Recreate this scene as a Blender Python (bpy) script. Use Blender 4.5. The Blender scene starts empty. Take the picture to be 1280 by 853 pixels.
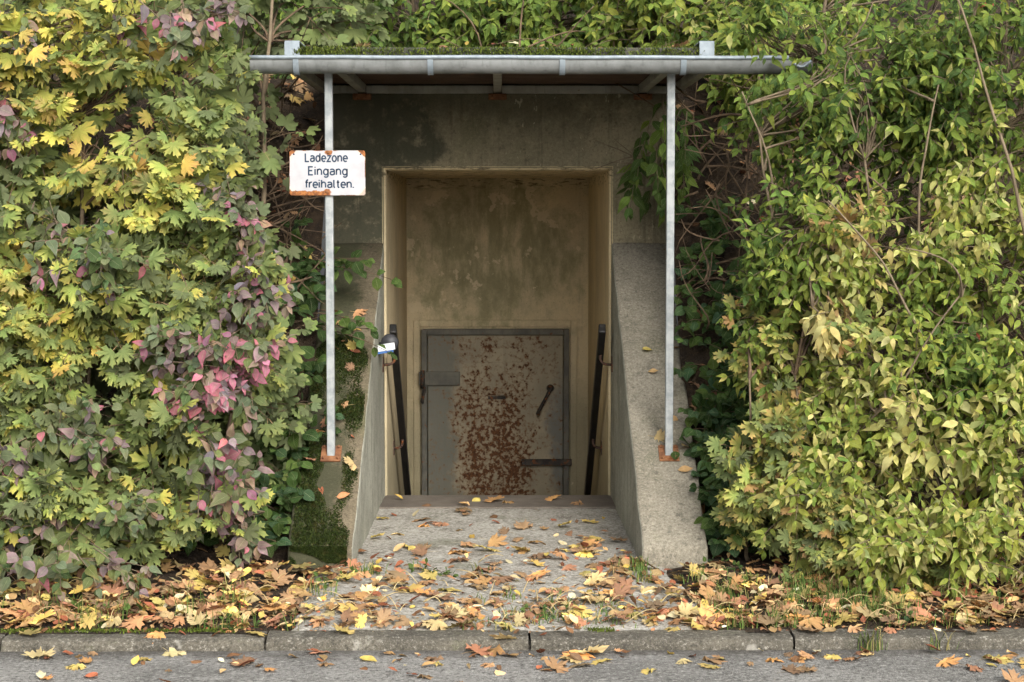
import bpy, bmesh, math, random
import numpy as np
from mathutils import Vector, Matrix, noise

random.seed(7)
rng = np.random.default_rng(7)
scene = bpy.context.scene
COL = scene.collection

# ------------------------------------------------------------------ camera, sky, sun, exposure
CAM_Z, F_PX, PITCH, YAW = 1.64, 2270.0, math.atan(156.5 / 2270.0), math.atan(18 / 2270.0)
cam_data = bpy.data.cameras.new('camera')
cam = bpy.data.objects.new('camera', cam_data)
COL.objects.link(cam)
cam.location = (0, 0, CAM_Z)
cam.rotation_euler = (math.pi / 2 - PITCH, 0, -YAW)
cam_data.sensor_width = 36
cam_data.lens = 36 * F_PX / 1280
cam_data.clip_end = 400
scene.camera = cam

SUN_EL, SUN_AZ = math.radians(33), math.radians(160)      # azimuth clockwise from +Y: behind the camera, to the right
world = bpy.data.worlds.new('World')
scene.world = world
world.use_nodes = True
wn = world.node_tree
sky = wn.nodes.new('ShaderNodeTexSky')
sky.sky_type = 'NISHITA'
sky.sun_disc = False
sky.sun_elevation = SUN_EL
sky.sun_rotation = SUN_AZ
sky.dust_density = 4.0
sat = wn.nodes.new('ShaderNodeHueSaturation')
sat.inputs['Saturation'].default_value = 0.2
wn.links.new(sky.outputs[0], sat.inputs['Color'])
bg = wn.nodes['Background']
wn.links.new(sat.outputs[0], bg.inputs['Color'])
bg.inputs['Strength'].default_value = 0.145
sun_data = bpy.data.lights.new('sun', 'SUN')
sun_data.energy = 1.2
sun_data.angle = math.radians(38)
sun_data.color = (1.0, 0.95, 0.86)
sun = bpy.data.objects.new('sun', sun_data)
COL.objects.link(sun)
sd = Vector((math.sin(SUN_AZ) * math.cos(SUN_EL), math.cos(SUN_AZ) * math.cos(SUN_EL), math.sin(SUN_EL)))
sun.rotation_euler = (-sd).to_track_quat('-Z', 'Y').to_euler()
scene.view_settings.view_transform = 'Standard'
scene.view_settings.look = 'None'
scene.view_settings.gamma = 1
scene.view_settings.use_curve_mapping = False
scene.view_settings.exposure = 1.05
for k_, v_ in (('max_bounces', 6), ('diffuse_bounces', 4), ('glossy_bounces', 2), ('transmission_bounces', 3)): setattr(scene.cycles, k_, v_)
scene.cycles.use_adaptive_sampling = True; scene.cycles.adaptive_threshold = .03; scene.cycles.adaptive_min_samples = 16
scene.cycles.caustics_reflective = scene.cycles.caustics_refractive = False

# ------------------------------------------------------------------ node helper
class NT:
    def __init__(s, name):
        s.m = bpy.data.materials.new(name)
        s.m.use_nodes = True
        s.t = s.m.node_tree
        s.p = s.t.nodes['Principled BSDF']
        s.out = s.t.nodes['Material Output']
        s.co = s.t.nodes.new('ShaderNodeTexCoord')
        s.obj = s.co.outputs['Object']
    def put(s, v, sock):
        if hasattr(v, 'is_linked') or isinstance(v, bpy.types.NodeSocket):
            s.t.links.new(v, sock)
        elif isinstance(v, (tuple, list)) and len(v) == 3 and sock.type == 'RGBA':
            sock.default_value = (*v, 1)
        else:
            sock.default_value = v
    def mth(s, op, a, b=0.0, clamp=False):
        n = s.t.nodes.new('ShaderNodeMath'); n.operation = op; n.use_clamp = clamp
        s.put(a, n.inputs[0]); s.put(b, n.inputs[1])
        return n.outputs[0]
    def scl(s, vec, sc):
        n = s.t.nodes.new('ShaderNodeMapping'); s.put(vec, n.inputs[0]); n.inputs['Scale'].default_value = sc
        return n.outputs[0]
    def noise(s, scale, detail=4, rough=.55, vec=None, dist=0.0):
        n = s.t.nodes.new('ShaderNodeTexNoise')
        s.put(vec if vec is not None else s.obj, n.inputs['Vector'])
        n.inputs['Scale'].default_value = scale; n.inputs['Detail'].default_value = detail
        n.inputs['Roughness'].default_value = rough; n.inputs['Distortion'].default_value = dist
        return n.outputs['Fac']
    def voro(s, scale, vec=None):
        n = s.t.nodes.new('ShaderNodeTexVoronoi'); s.put(vec if vec is not None else s.obj, n.inputs['Vector'])
        n.inputs['Scale'].default_value = scale
        return n.outputs['Distance']
    def step(s, v, lo, hi):
        n = s.t.nodes.new('ShaderNodeMapRange'); n.interpolation_type = 'SMOOTHSTEP'
        s.put(v, n.inputs[0]); n.inputs[1].default_value = lo; n.inputs[2].default_value = hi
        return n.outputs[0]
    def mix(s, f, a, b, mode='MIX'):
        n = s.t.nodes.new('ShaderNodeMix'); n.data_type = 'RGBA'; n.blend_type = mode
        s.put(f, n.inputs[0]); s.put(a, n.inputs[6]); s.put(b, n.inputs[7])
        return n.outputs[2]
    def xyz(s, vec=None):
        n = s.t.nodes.new('ShaderNodeSeparateXYZ'); s.put(vec if vec is not None else s.obj, n.inputs[0])
        return n.outputs
    def bump(s, h, strength=.3, dist=.01):
        n = s.t.nodes.new('ShaderNodeBump'); n.inputs['Strength'].default_value = strength
        n.inputs['Distance'].default_value = dist; s.put(h, n.inputs['Height'])
        s.t.links.new(n.outputs[0], s.p.inputs['Normal'])
    def fin(s, col, rough=.9, metal=0.0, spec=.3):
        s.put(col, s.p.inputs['Base Color']); s.put(rough, s.p.inputs['Roughness'])
        s.put(metal, s.p.inputs['Metallic']); s.p.inputs['Specular IOR Level'].default_value = spec
        return s.m

MAT = {}
def concrete(name, a, b, grain=.35, streak=.5, green=0.0, stain=None, dirt=1.0):
    n = NT(name)
    big = n.noise(2.2, 5, .6)
    mid = n.noise(11, 6, .65)
    fine = n.noise(160, 3, .7)
    st = n.noise(1.0, 5, .6, n.scl(n.obj, (26, 26, 1.3)))
    c = n.mix(n.step(big, .35, .68), a, b)
    c = n.mix(n.mth('MULTIPLY', n.step(mid, .5, .75), .55 * dirt), c, tuple(v * .45 for v in b))
    c = n.mix(n.mth('MULTIPLY', n.step(st, .52, .72), streak), c, tuple(v * .33 for v in a))
    if green:
        g = n.mth('MULTIPLY', n.step(n.noise(3.1, 5, .7, n.scl(n.obj, (1, 1, .6))), .48, .7), green)
        c = n.mix(g, c, (.075, .082, .035))
    c = n.mix(n.mth('MULTIPLY', n.step(fine, .4, .75), grain), c, tuple(min(1, v * 1.7) for v in a))
    gr = n.noise(75, 4, .75)
    c = n.mix(n.mth('MULTIPLY', n.step(gr, .5, .62), (.30 + grain * .5) * dirt), c, tuple(v * .42 for v in a))
    c = n.mix(n.mth('MULTIPLY', n.step(gr, .46, .36), grain), c, tuple(min(1, v * 1.65) for v in a))
    c = n.mix(n.mth('MULTIPLY', n.step(n.noise(24, 4, .7), .58, .68), .5 * dirt), c, tuple(v * .38 for v in b))
    pit = n.step(n.voro(48), .06, .2)
    c = n.mix(n.mth('MULTIPLY', n.mth('SUBTRACT', 1, pit), .5), c, tuple(v * .3 for v in a))
    if stain:
        c = stain(n, c)
    n.bump(n.mth('ADD', n.mth('MULTIPLY', fine, .5), n.mth('ADD', mid, n.mth('MULTIPLY', pit, .25))), .55, .006)
    return n.fin(c, .93)

def facade_stain(n, c):
    x, y, z = n.xyz()
    wob = n.mth('MULTIPLY', n.mth('SUBTRACT', n.noise(3.2, 7, .72), .5), 1.1)
    e = n.mth('ADD', x, wob)
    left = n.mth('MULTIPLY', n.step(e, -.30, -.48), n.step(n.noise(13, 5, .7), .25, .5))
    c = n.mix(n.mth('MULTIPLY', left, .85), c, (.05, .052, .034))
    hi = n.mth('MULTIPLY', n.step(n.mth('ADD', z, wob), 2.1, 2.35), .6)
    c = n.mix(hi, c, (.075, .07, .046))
    flk = n.step(n.noise(34, 3, .6, n.scl(n.obj, (1, 1, .45))), .66, .7)
    low = n.step(n.mth('ADD', x, n.mth('MULTIPLY', wob, .5)), .02, .12)
    c = n.mix(n.mth('MULTIPLY', n.mth('MULTIPLY', flk, low), .5), c, (.5, .44, .3))
    return c
MAT['facade'] = concrete('facade_concrete', (.27, .232, .15), (.185, .162, .105), .2, .7, .45, facade_stain)
MAT['wing'] = concrete('wing_concrete', (.235, .212, .165), (.15, .134, .10), .45, .35, .5)
def wing_stain(n, c):
    x, y, z = n.xyz()
    wob = n.mth('MULTIPLY', n.mth('SUBTRACT', n.noise(9, 6, .7), .5), .35)
    return n.mix(n.mth('MULTIPLY', n.step(n.mth('ADD', x, wob), -.70, -.79), .75), c, (.032, .037, .017))
MAT['wing_left'] = concrete('mossy_wing_concrete', (.15, .122, .08), (.08, .066, .042), .3, .35, .85, wing_stain)
MAT['wing_inner'] = concrete('wing_inner_concrete', (.36, .355, .29), (.24, .235, .19), .15, .75, .4)
def wall_stain(n, c):
    x, y, z = n.xyz()
    wob = n.mth('MULTIPLY', n.mth('SUBTRACT', n.noise(4, 6, .7), .5), .75)
    r = n.mth('ADD', n.mth('ABSOLUTE', n.mth('ADD', x, -.02)), n.mth('MULTIPLY', n.mth('ABSOLUTE', n.mth('SUBTRACT', z, 1.38)), 1.25))
    alg = n.mth('MULTIPLY', n.step(n.mth('ADD', n.mth('MULTIPLY', r, .5), n.mth('MULTIPLY', wob, 1.3)), .52, .22), n.step(n.noise(9, 5, .7, n.scl(n.obj, (1, 1, .4))), .3, .6))
    back = n.step(y, 12.3, 12.38)
    c = n.mix(n.mth('MULTIPLY', n.mth('MULTIPLY', alg, back), .66), c, (.17, .175, .085))
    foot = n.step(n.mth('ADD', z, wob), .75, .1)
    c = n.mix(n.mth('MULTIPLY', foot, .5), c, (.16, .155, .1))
    spot = n.step(n.noise(6.5, 5, .6), .62, .65)
    c = n.mix(n.mth('MULTIPLY', n.mth('MULTIPLY', spot, back), .7), c, (.75, .63, .42))
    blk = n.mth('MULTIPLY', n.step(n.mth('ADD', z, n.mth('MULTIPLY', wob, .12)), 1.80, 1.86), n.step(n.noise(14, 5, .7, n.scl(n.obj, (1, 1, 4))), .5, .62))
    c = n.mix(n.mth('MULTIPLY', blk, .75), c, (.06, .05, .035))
    return c
MAT['plaster'] = concrete('ochre_plaster', (.72, .59, .37), (.60, .495, .315), .06, .3, .2, wall_stain, .35)
MAT['trim'] = concrete('pale_plaster', (.44, .4, .28), (.36, .33, .23), .15, .3, .2)

def path_mat():
    n = NT('worn_path_concrete')
    big, fine = n.noise(1.6, 6, .65), n.noise(120, 3, .7)
    c = n.mix(n.step(big, .35, .65), (.36, .34, .295), (.25, .23, .195))
    c = n.mix(n.mth('MULTIPLY', n.step(n.noise(5, 6, .7), .52, .66), .75), c, (.10, .085, .06))
    c = n.mix(n.mth('MULTIPLY', n.step(fine, .42, .7), .45), c, (.55, .53, .48))
    g2 = n.noise(58, 4, .75)
    c = n.mix(n.mth('MULTIPLY', n.step(g2, .52, .62), .75), c, (.10, .09, .07))
    c = n.mix(n.mth('MULTIPLY', n.step(g2, .46, .36), .7), c, (.60, .575, .52))
    c = n.mix(n.mth('MULTIPLY', n.step(n.noise(2.6, 5, .65), .55, .68), .45), c, (.085, .09, .04))
    n.bump(n.mth('ADD', fine, n.mth('MULTIPLY', n.noise(18, 5, .7), 2)), .6, .008)
    return n.fin(c, .95)
MAT['path'] = path_mat()
def asphalt():
    n = NT('pale_worn_asphalt')
    big, fine, st = n.noise(1.3, 5, .6), n.noise(210, 2, .7), n.voro(130)
    c = n.mix(n.step(big, .4, .6), (.29, .28, .26), (.17, .165, .152))
    c = n.mix(n.mth('MULTIPLY', n.step(n.noise(4.5, 6, .7), .53, .64), .6), c, (.38, .37, .345))
    c = n.mix(n.mth('MULTIPLY', n.step(fine, .4, .72), .6), c, (.42, .41, .385))
    c = n.mix(n.mth('MULTIPLY', n.step(st, .25, .05), .6), c, (.06, .058, .052))
    g2 = n.noise(52, 4, .8)
    c = n.mix(n.mth('MULTIPLY', n.step(g2, .52, .62), .7), c, (.085, .08, .072))
    c = n.mix(n.mth('MULTIPLY', n.step(g2, .46, .36), .7), c, (.48, .465, .43))
    g3 = n.noise(26, 5, .8)
    c = n.mix(n.mth('MULTIPLY', n.step(g3, .52, .6), .5), c, (.10, .096, .088))
    c = n.mix(n.mth('MULTIPLY', n.step(g3, .44, .36), .5), c, (.5, .485, .45))
    x, y, z = n.xyz()
    wob = n.mth('MULTIPLY', n.mth('SUBTRACT', n.noise(7, 5, .7), .5), .35)
    c = n.mix(n.mth('MULTIPLY', n.step(n.mth('ADD', y, wob), 6.62, 6.78), .75), c, (.065, .056, .045))
    n.bump(n.mth('ADD', n.mth('ADD', fine, st), n.mth('MULTIPLY', g3, 1.5)), .9, .01)
    return n.fin(c, .93)
MAT['road'] = asphalt()
def kerb_mat():
    n = NT('weathered_kerb_concrete')
    fine = n.noise(150, 3, .7)
    c = n.mix(n.step(n.noise(3.5, 5, .65), .35, .65), (.105, .094, .072), (.06, .054, .042))
    c = n.mix(n.mth('MULTIPLY', n.step(fine, .45, .75), .4), c, (.3, .28, .24))
    c = n.mix(n.mth('MULTIPLY', n.step(n.noise(6, 4, .6), .62, .7), .7), c, (.3, .285, .245))
    g2 = n.noise(62, 4, .75)
    c = n.mix(n.mth('MULTIPLY', n.step(g2, .53, .62), .7), c, (.035, .032, .026))
    c = n.mix(n.mth('MULTIPLY', n.step(g2, .44, .34), .7), c, (.33, .31, .265))
    c = n.mix(n.mth('MULTIPLY', n.step(n.noise(4.3, 5, .7), .57, .68), .5), c, (.06, .075, .022))
    n.bump(n.mth('ADD', fine, n.noise(25, 4, .6)), .6, .006)
    return n.fin(c, .95)
MAT['kerb'] = kerb_mat()
def soil():
    n = NT('dark_humus_soil')
    c = n.mix(n.step(n.noise(14, 6, .7), .35, .65), (.022, .015, .010), (.055, .036, .02))
    c = n.mix(n.mth('MULTIPLY', n.step(n.noise(60, 4, .7), .55, .7), .6), c, (.10, .062, .032))
    n.bump(n.noise(45, 5, .7), 1, .03)
    return n.fin(c, .97)
MAT['soil'] = soil()
def sill_mat():
    n = NT('dark_sill_stone')
    c = n.mix(n.step(n.noise(8, 5, .6), .35, .7), (.105, .088, .072), (.15, .128, .105))
    c = n.mix(n.mth('MULTIPLY', n.step(n.noise(150, 3, .7), .5, .75), .35), c, (.3, .26, .21))
    n.bump(n.noise(40, 4, .6), .4, .005)
    return n.fin(c, .85)
MAT['sill'] = sill_mat()

def rusty_door():
    n = NT('rusty_painted_steel')
    x, y, z = n.xyz()
    c = n.mix(n.step(n.noise(5, 5, .6), .3, .7), (.36, .302, .20), (.255, .218, .148))
    st = n.noise(1, 4, .6, n.scl(n.obj, (30, 30, 1.6)))
    c = n.mix(n.mth('MULTIPLY', n.step(st, .5, .7), .4), c, (.24, .205, .135))
    wob = n.mth('MULTIPLY', n.mth('SUBTRACT', n.noise(7, 4, .6), .5), .3)
    band = n.step(n.mth('ADD', x, wob), -.24, -.34)
    c = n.mix(n.mth('MULTIPLY', band, .8), c, (.13, .134, .112))
    rb = n.mth('MULTIPLY', n.step(n.mth('ADD', x, wob), .34, .42), n.step(z, .7, .3))
    c = n.mix(n.mth('MULTIPLY', rb, .8), c, (.14, .145, .135))
    dx = n.step(n.mth('ABSOLUTE', n.mth('ADD', n.mth('ADD', x, .01), wob)), .38, .12)
    dz = n.step(z, .95, .1)
    dens = n.mth('ADD', n.mth('MULTIPLY', dx, n.mth('ADD', n.mth('MULTIPLY', dz, .17), .02)),
                 n.mth('MULTIPLY', n.mth('SUBTRACT', n.noise(5.5, 4, .6, n.scl(n.obj, (1.5, 1, .7))), .5), .55))
    topb = n.mth('MULTIPLY', n.step(n.mth('ABSOLUTE', n.mth('SUBTRACT', z, .77)), .07, .02), .05)
    bl = n.mth('ADD', n.noise(34, 4, .6), n.mth('ADD', dens, topb))
    rust = n.step(bl, .65, .71)
    rc = n.mix(n.step(n.noise(60, 4, .7), .35, .7), (.06, .026, .013), (.18, .078, .03))
    halo = n.mth('MULTIPLY', n.step(bl, .52, .66), .6)
    c = n.mix(halo, c, (.2, .125, .062))
    run = n.mth('MULTIPLY', n.step(n.noise(1, 3, .6, n.scl(n.obj, (38, 38, 1.1))), .55, .7), n.step(z, .7, .2))
    c = n.mix(n.mth('MULTIPLY', n.mth('MULTIPLY', run, dx), .5), c, (.15, .08, .035))
    c = n.mix(rust, c, rc)
    n.bump(n.mth('ADD', n.mth('MULTIPLY', rust, .6), n.noise(70, 3, .6)), .4, .004)
    return n.fin(c, n.mix(rust, (.55,) * 3, (.95,) * 3), 0, .35)
MAT['door'] = rusty_door()
def simple(name, a, b, scale=12, rough=.6, metal=0.0, rust=0.0, bmp=.2, fine=.0):
    n = NT(name)
    c = n.mix(n.step(n.noise(scale, 5, .6), .35, .68), a, b)
    st = n.noise(1, 4, .65, n.scl(n.obj, (40, 40, 4)))
    c = n.mix(n.mth('MULTIPLY', n.step(st, .5, .72), .35), c, tuple(v * .55 for v in b))
    if rust:
        m = n.step(n.noise(28, 5, .7), .70 - rust * .3, .76 - rust * .3)
        c = n.mix(m, c, n.mix(n.noise(60, 3, .6), (.07, .024, .01), (.26, .09, .025)))
    n.bump(n.noise(scale * 5, 4, .6), bmp, .003)
    return n.fin(c, rough, metal)
MAT['door_frame'] = simple('grey_door_frame', (.17, .16, .13), (.11, .108, .092), 9, .7, 0, .3)
MAT['iron'] = simple('dark_rusty_iron', (.06, .05, .04), (.03, .026, .024), 20, .7, 0, .55)
MAT['rail'] = simple('black_painted_rail', (.012, .012, .012), (.022, .02, .018), 20, .45, 0, 0, .1)
MAT['bracket'] = simple('rusty_bracket', (.09, .05, .035), (.05, .03, .022), 30, .8, 0, .5)
MAT['galv'] = simple('galvanised_steel', (.33, .345, .34), (.21, .23, .235), 22, .6, 0, .1, .15)
MAT['zinc'] = simple('weathered_zinc', (.25, .26, .255), (.13, .136, .13), 4.5, .55, .2, 0, .3)
MAT['zinc_bright'] = simple('bright_zinc_bead', (.27, .31, .34), (.2, .235, .26), 16, .5, .2, 0, .1)
MAT['rust'] = simple('rusted_plate', (.26, .12, .055), (.14, .06, .03), 22, .9, 0, .4, .5)
MAT['beam'] = simple('grey_painted_steel_beam', (.36, .35, .30), (.26, .25, .21), 9, .7, 0, .15, .2)
MAT['board'] = simple('dark_brown_soffit_board', (.11, .068, .045), (.075, .045, .03), 6, .8, 0, 0, .3)
MAT['roofing'] = simple('roofing_felt', (.05, .05, .045), (.08, .075, .06), 9, .95)
MAT['plastic'] = simple('dark_plastic', (.03, .03, .033), (.045, .045, .05), 9, .45)
MAT['white'] = simple('white_plate', (.75, .76, .78), (.62, .64, .67), 9, .4)
MAT['blue'] = simple('blue_band', (.05, .13, .33), (.04, .10, .27), 9, .4)
MAT['ink'] = simple('dark_blue_lettering', (.012, .03, .06), (.02, .045, .08), 30, .4, 0, 0, .0)
MAT['bark'] = simple('grey_brown_bark', (.20, .155, .10), (.11, .082, .052), 14, .9, 0, 0, .6)
MAT['bark_pale'] = simple('pale_dry_bark', (.36, .29, .2), (.22, .17, .11), 18, .9, 0, 0, .5)
MAT['twig'] = simple('brown_twig_bark', (.17, .115, .07), (.08, .055, .035), 20, .9, 0, 0, .4)

MAT['straw'] = simple('straw_stalk', (.5, .4, .2), (.36, .26, .12), 20, .8)
def sign_mat():
    n = NT('chipped_white_enamel')
    x, y, z = n.xyz()
    hx, hz = .1785, .1055
    ax, az = n.mth('ABSOLUTE', x), n.mth('ABSOLUTE', z)
    wob = n.mth('MULTIPLY', n.mth('SUBTRACT', n.noise(45, 4, .6), .5), .022)
    corner = n.mth('ADD', n.mth('ADD', n.mth('SUBTRACT', hx, ax), n.mth('SUBTRACT', hz, az)), wob)
    m1 = n.step(corner, .037, .031)
    br = n.mth('MULTIPLY', n.step(x, .02, .06), n.step(z, .01, -.02))
    m1 = n.mth('MULTIPLY', m1, n.mth('SUBTRACT', 1, n.mth('MULTIPLY', br, .6)))
    bot = n.mth('MULTIPLY', n.step(n.mth('ADD', n.mth('ADD', z, hz), wob), .024, .019), n.step(n.mth('ADD', x, wob), .022, .012))
    d1 = n.mth('SQRT', n.mth('ADD', n.mth('POWER', n.mth('ADD', x, -.006), 2), n.mth('POWER', n.mth('SUBTRACT', z, .1), 2)))
    d2 = n.mth('SQRT', n.mth('ADD', n.mth('POWER', n.mth('ADD', x, .002), 2), n.mth('POWER', n.mth('ADD', z, .088), 2)))
    scr = n.mth('MAXIMUM', n.step(n.mth('ADD', d1, wob), .022, .015), n.step(n.mth('ADD', d2, wob), .018, .012))
    edge = n.mth('MULTIPLY', n.step(n.mth('MINIMUM', n.mth('SUBTRACT', hx, ax), n.mth('SUBTRACT', hz, az)), .004, .001), n.step(n.noise(16, 3, .6), .42, .55))
    m = n.mth('MAXIMUM', n.mth('MAXIMUM', m1, bot), n.mth('MAXIMUM', scr, edge))
    rc = n.mix(n.step(n.noise(70, 4, .7), .35, .65), (.34, .13, .035), (.13, .045, .018))
    wc = n.mix(n.step(n.noise(9, 4, .6), .4, .7), (.42, .415, .43), (.36, .355, .37))
    wc = n.mix(n.mth('MULTIPLY', n.step(n.mth('ADD', corner, wob), .06, .03), .5), wc, (.62, .52, .38))
    n.bump(m, -.3, .002)
    return n.fin(n.mix(m, wc, rc), n.mix(m, (.25,) * 3, (.9,) * 3), 0, .5)
MAT['enamel'] = sign_mat()

def leaf_mat(name, trans, rough, vein):
    n = NT(name)
    a = n.t.nodes.new('ShaderNodeAttribute'); a.attribute_name = 'Col'
    oi = n.t.nodes.new('ShaderNodeObjectInfo')
    c = n.mix(1.0, a.outputs['Color'], oi.outputs['Color'], 'MULTIPLY')
    uv = n.t.nodes.new('ShaderNodeUVMap'); uv.uv_map = 'UVMap'
    u, v, _ = n.xyz(uv.outputs[0])
    au = n.mth('ABSOLUTE', u)
    ph = n.mth('SUBTRACT', n.mth('MULTIPLY', v, 9.0), n.mth('MULTIPLY', au, 7.0))
    vs = n.mth('ABSOLUTE', n.mth('SINE', n.mth('MULTIPLY', ph, math.pi)))
    vn = n.mth('MAXIMUM', n.step(vs, .22, .04), n.step(au, .035, .012))
    c = n.mix(n.mth('MULTIPLY', vn, vein), c, n.mix(.5, c, (.75, .72, .45)))
    blo = n.noise(38, 4, .65)
    c = n.mix(n.mth('MULTIPLY', n.step(blo, .5, .72), .45), c, n.mix(.75, c, (.13, .085, .03)))
    c = n.mix(n.mth('MULTIPLY', n.step(n.noise(95, 2, .5), .68, .73), .7), c, (.09, .045, .02))
    n.bump(n.mth('ADD', n.mth('MULTIPLY', vn, -.7), n.noise(60, 3, .6)), .25, .004)
    n.fin(c, rough, 0, .09)
    tr = n.t.nodes.new('ShaderNodeBsdfTranslucent'); n.put(c, tr.inputs[0])
    ms = n.t.nodes.new('ShaderNodeMixShader'); ms.inputs[0].default_value = trans
    n.t.links.new(n.p.outputs[0], ms.inputs[1]); n.t.links.new(tr.outputs[0], ms.inputs[2])
    n.t.links.new(ms.outputs[0], n.out.inputs['Surface'])
    return n.m
MAT['leaf'] = leaf_mat('living_leaf', .32, .62, .3)
MAT['dry'] = leaf_mat('dry_leaf', .12, .7, .3)
MAT['blade'] = leaf_mat('grass_blade', .25, .55, .0)

# ------------------------------------------------------------------ object helpers
def tag(o, label=None, cat=None, group=None, kind=None):
    if label: o['label'] = label
    if cat: o['category'] = cat
    if group: o['group'] = group
    if kind: o['kind'] = kind
    return o
def adopt(o, parent):
    if parent is not None:
        o.parent = parent
        o.matrix_parent_inverse = Matrix.Translation(-WLOC[parent.name])
WLOC = {}
def empty(name, loc):
    o = bpy.data.objects.new(name, None); COL.objects.link(o); o.location = loc
    o.empty_display_size = .1
    WLOC[o.name] = Vector(loc)
    return o
def link(name, me, mat, parent=None):
    if mat is not None and not me.materials: me.materials.append(MAT[mat] if isinstance(mat, str) else mat)
    o = bpy.data.objects.new(name, me); COL.objects.link(o)
    WLOC[o.name] = Vector((0, 0, 0))
    adopt(o, parent)
    return o
def mesh_np(name, V, T, col=None, uv=None, smooth=True):
    me = bpy.data.meshes.new(name)
    V = np.asarray(V, np.float32); T = np.asarray(T, np.int32)
    me.vertices.add(len(V)); me.vertices.foreach_set('co', V.ravel())
    k = T.shape[1]
    me.loops.add(T.size); me.loops.foreach_set('vertex_index', T.ravel())
    me.polygons.add(len(T)); me.polygons.foreach_set('loop_start', np.arange(0, T.size, k, dtype=np.int32))
    if smooth: me.polygons.foreach_set('use_smooth', np.ones(len(T), bool))
    if col is not None:
        at = me.color_attributes.new('Col', 'FLOAT_COLOR', 'POINT')
        at.data.foreach_set('color', np.c_[np.asarray(col, np.float32), np.ones(len(V), np.float32)].ravel())
    if uv is not None:
        ul = me.uv_layers.new(name='UVMap')
        ul.data.foreach_set('uv', np.asarray(uv, np.float32)[T.ravel()].ravel())
    me.update(calc_edges=True)
    return me
def bm_obj(name, bm, mat, parent=None, smooth=False):
    bmesh.ops.recalc_face_normals(bm, faces=bm.faces[:])
    me = bpy.data.meshes.new(name); bm.to_mesh(me); bm.free()
    if smooth:
        for p in me.polygons: p.use_smooth = True
    return link(name, me, mat, parent)
def prism_bm(poly, axis, a, b):
    """poly: 2-D outline, extruded along axis (0 x, 1 y, 2 z) from a to b"""
    bm = bmesh.new()
    def P(u, v, w):
        return {0: (w, u, v), 1: (u, w, v), 2: (u, v, w)}[axis]
    lo = [bm.verts.new(P(u, v, a)) for u, v in poly]; hi = [bm.verts.new(P(u, v, b)) for u, v in poly]
    bm.faces.new(lo); bm.faces.new(hi[::-1])
    for i in range(len(poly)):
        j = (i + 1) % len(poly); bm.faces.new((lo[i], lo[j], hi[j], hi[i]))
    return bm
def box(name, x0, x1, y0, y1, z0, z1, mat, parent=None, bev=.004, rot=None):
    bm = prism_bm([(x0, y0), (x1, y0), (x1, y1), (x0, y1)], 2, z0, z1)
    bmesh.ops.recalc_face_normals(bm, faces=bm.faces[:])
    if bev: bmesh.ops.bevel(bm, geom=bm.edges[:], offset=bev, segments=2, affect='EDGES', profile=.5)
    if rot is not None:
        c = Vector(((x0 + x1) / 2, (y0 + y1) / 2, (z0 + z1) / 2))
        bmesh.ops.rotate(bm, verts=bm.verts[:], cent=c, matrix=rot)
    return bm_obj(name, bm, mat, parent)
def rough_up(bm, amp, freq, cuts=0, maxlen=.08):
    bmesh.ops.recalc_face_normals(bm, faces=bm.faces[:])
    for _ in range(6):
        es = [e for e in bm.edges if e.calc_length() > maxlen]
        if not es: break
        bmesh.ops.subdivide_edges(bm, edges=es, cuts=1, use_grid_fill=True)
        if len(bm.verts) > 60000: break
    bmesh.ops.triangulate(bm, faces=[f for f in bm.faces if len(f.verts) > 4])
    bm.normal_update()
    for v in bm.verts:
        d = noise.noise_vector(v.co * freq) * amp + noise.noise_vector(v.co * freq * 4) * amp * .4
        v.co += d
TF = {}
def tube_faces(m, n):
    if (m, n) not in TF:
        i, j = np.meshgrid(np.arange(m - 1), np.arange(n), indexing='ij'); k = (j + 1) % n
        p, q, r, t = (i * n + j).ravel(), (i * n + k).ravel(), ((i + 1) * n + k).ravel(), ((i + 1) * n + j).ravel()
        jj = np.arange(1, n - 1); z0 = np.zeros_like(jj); e = (m - 1) * n
        TF[(m, n)] = np.concatenate([np.c_[p, q, r], np.c_[p, r, t], np.c_[z0, jj + 1, jj], np.c_[z0 + e, jj + e, jj + 1 + e]])
    return TF[(m, n)]
def tube_np(pts, rad, n=6):
    pts = np.asarray(pts, float); m = len(pts)
    rad = np.broadcast_to(rad, (m,))
    d = np.gradient(pts, axis=0); d /= np.linalg.norm(d, axis=1)[:, None] + 1e-9
    ref = np.array([0, 0, 1.]) if abs(d[:, 2]).mean() < .8 else np.array([1., 0, 0])
    a = np.cross(d, ref); a /= np.linalg.norm(a, axis=1)[:, None] + 1e-9
    b = np.cross(d, a)
    th = np.arange(n) * 2 * math.pi / n
    V = (pts[:, None] + rad[:, None, None] * (np.cos(th)[None, :, None] * a[:, None] + np.sin(th)[None, :, None] * b[:, None])).reshape(-1, 3)
    T = tube_faces(m, n)
    return V, T
def join_np(parts):
    Vs, Ts, o = [], [], 0
    for V, T in parts:
        Vs.append(V); Ts.append(np.asarray(T) + o); o += len(V)
    return np.concatenate(Vs), np.concatenate(Ts)
def tube_obj(name, pts, rad, mat, parent=None, n=8):
    V, T = tube_np(pts, rad, n)
    return link(name, mesh_np(name, V, T), mat, parent)
def bez(p0, p1, p2, p3, n):
    t = np.linspace(0, 1, n)[:, None]
    p0, p1, p2, p3 = map(np.asarray, (p0, p1, p2, p3))
    return (1 - t)**3 * p0 + 3 * (1 - t)**2 * t * p1 + 3 * (1 - t) * t**2 * p2 + t**3 * p3

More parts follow.
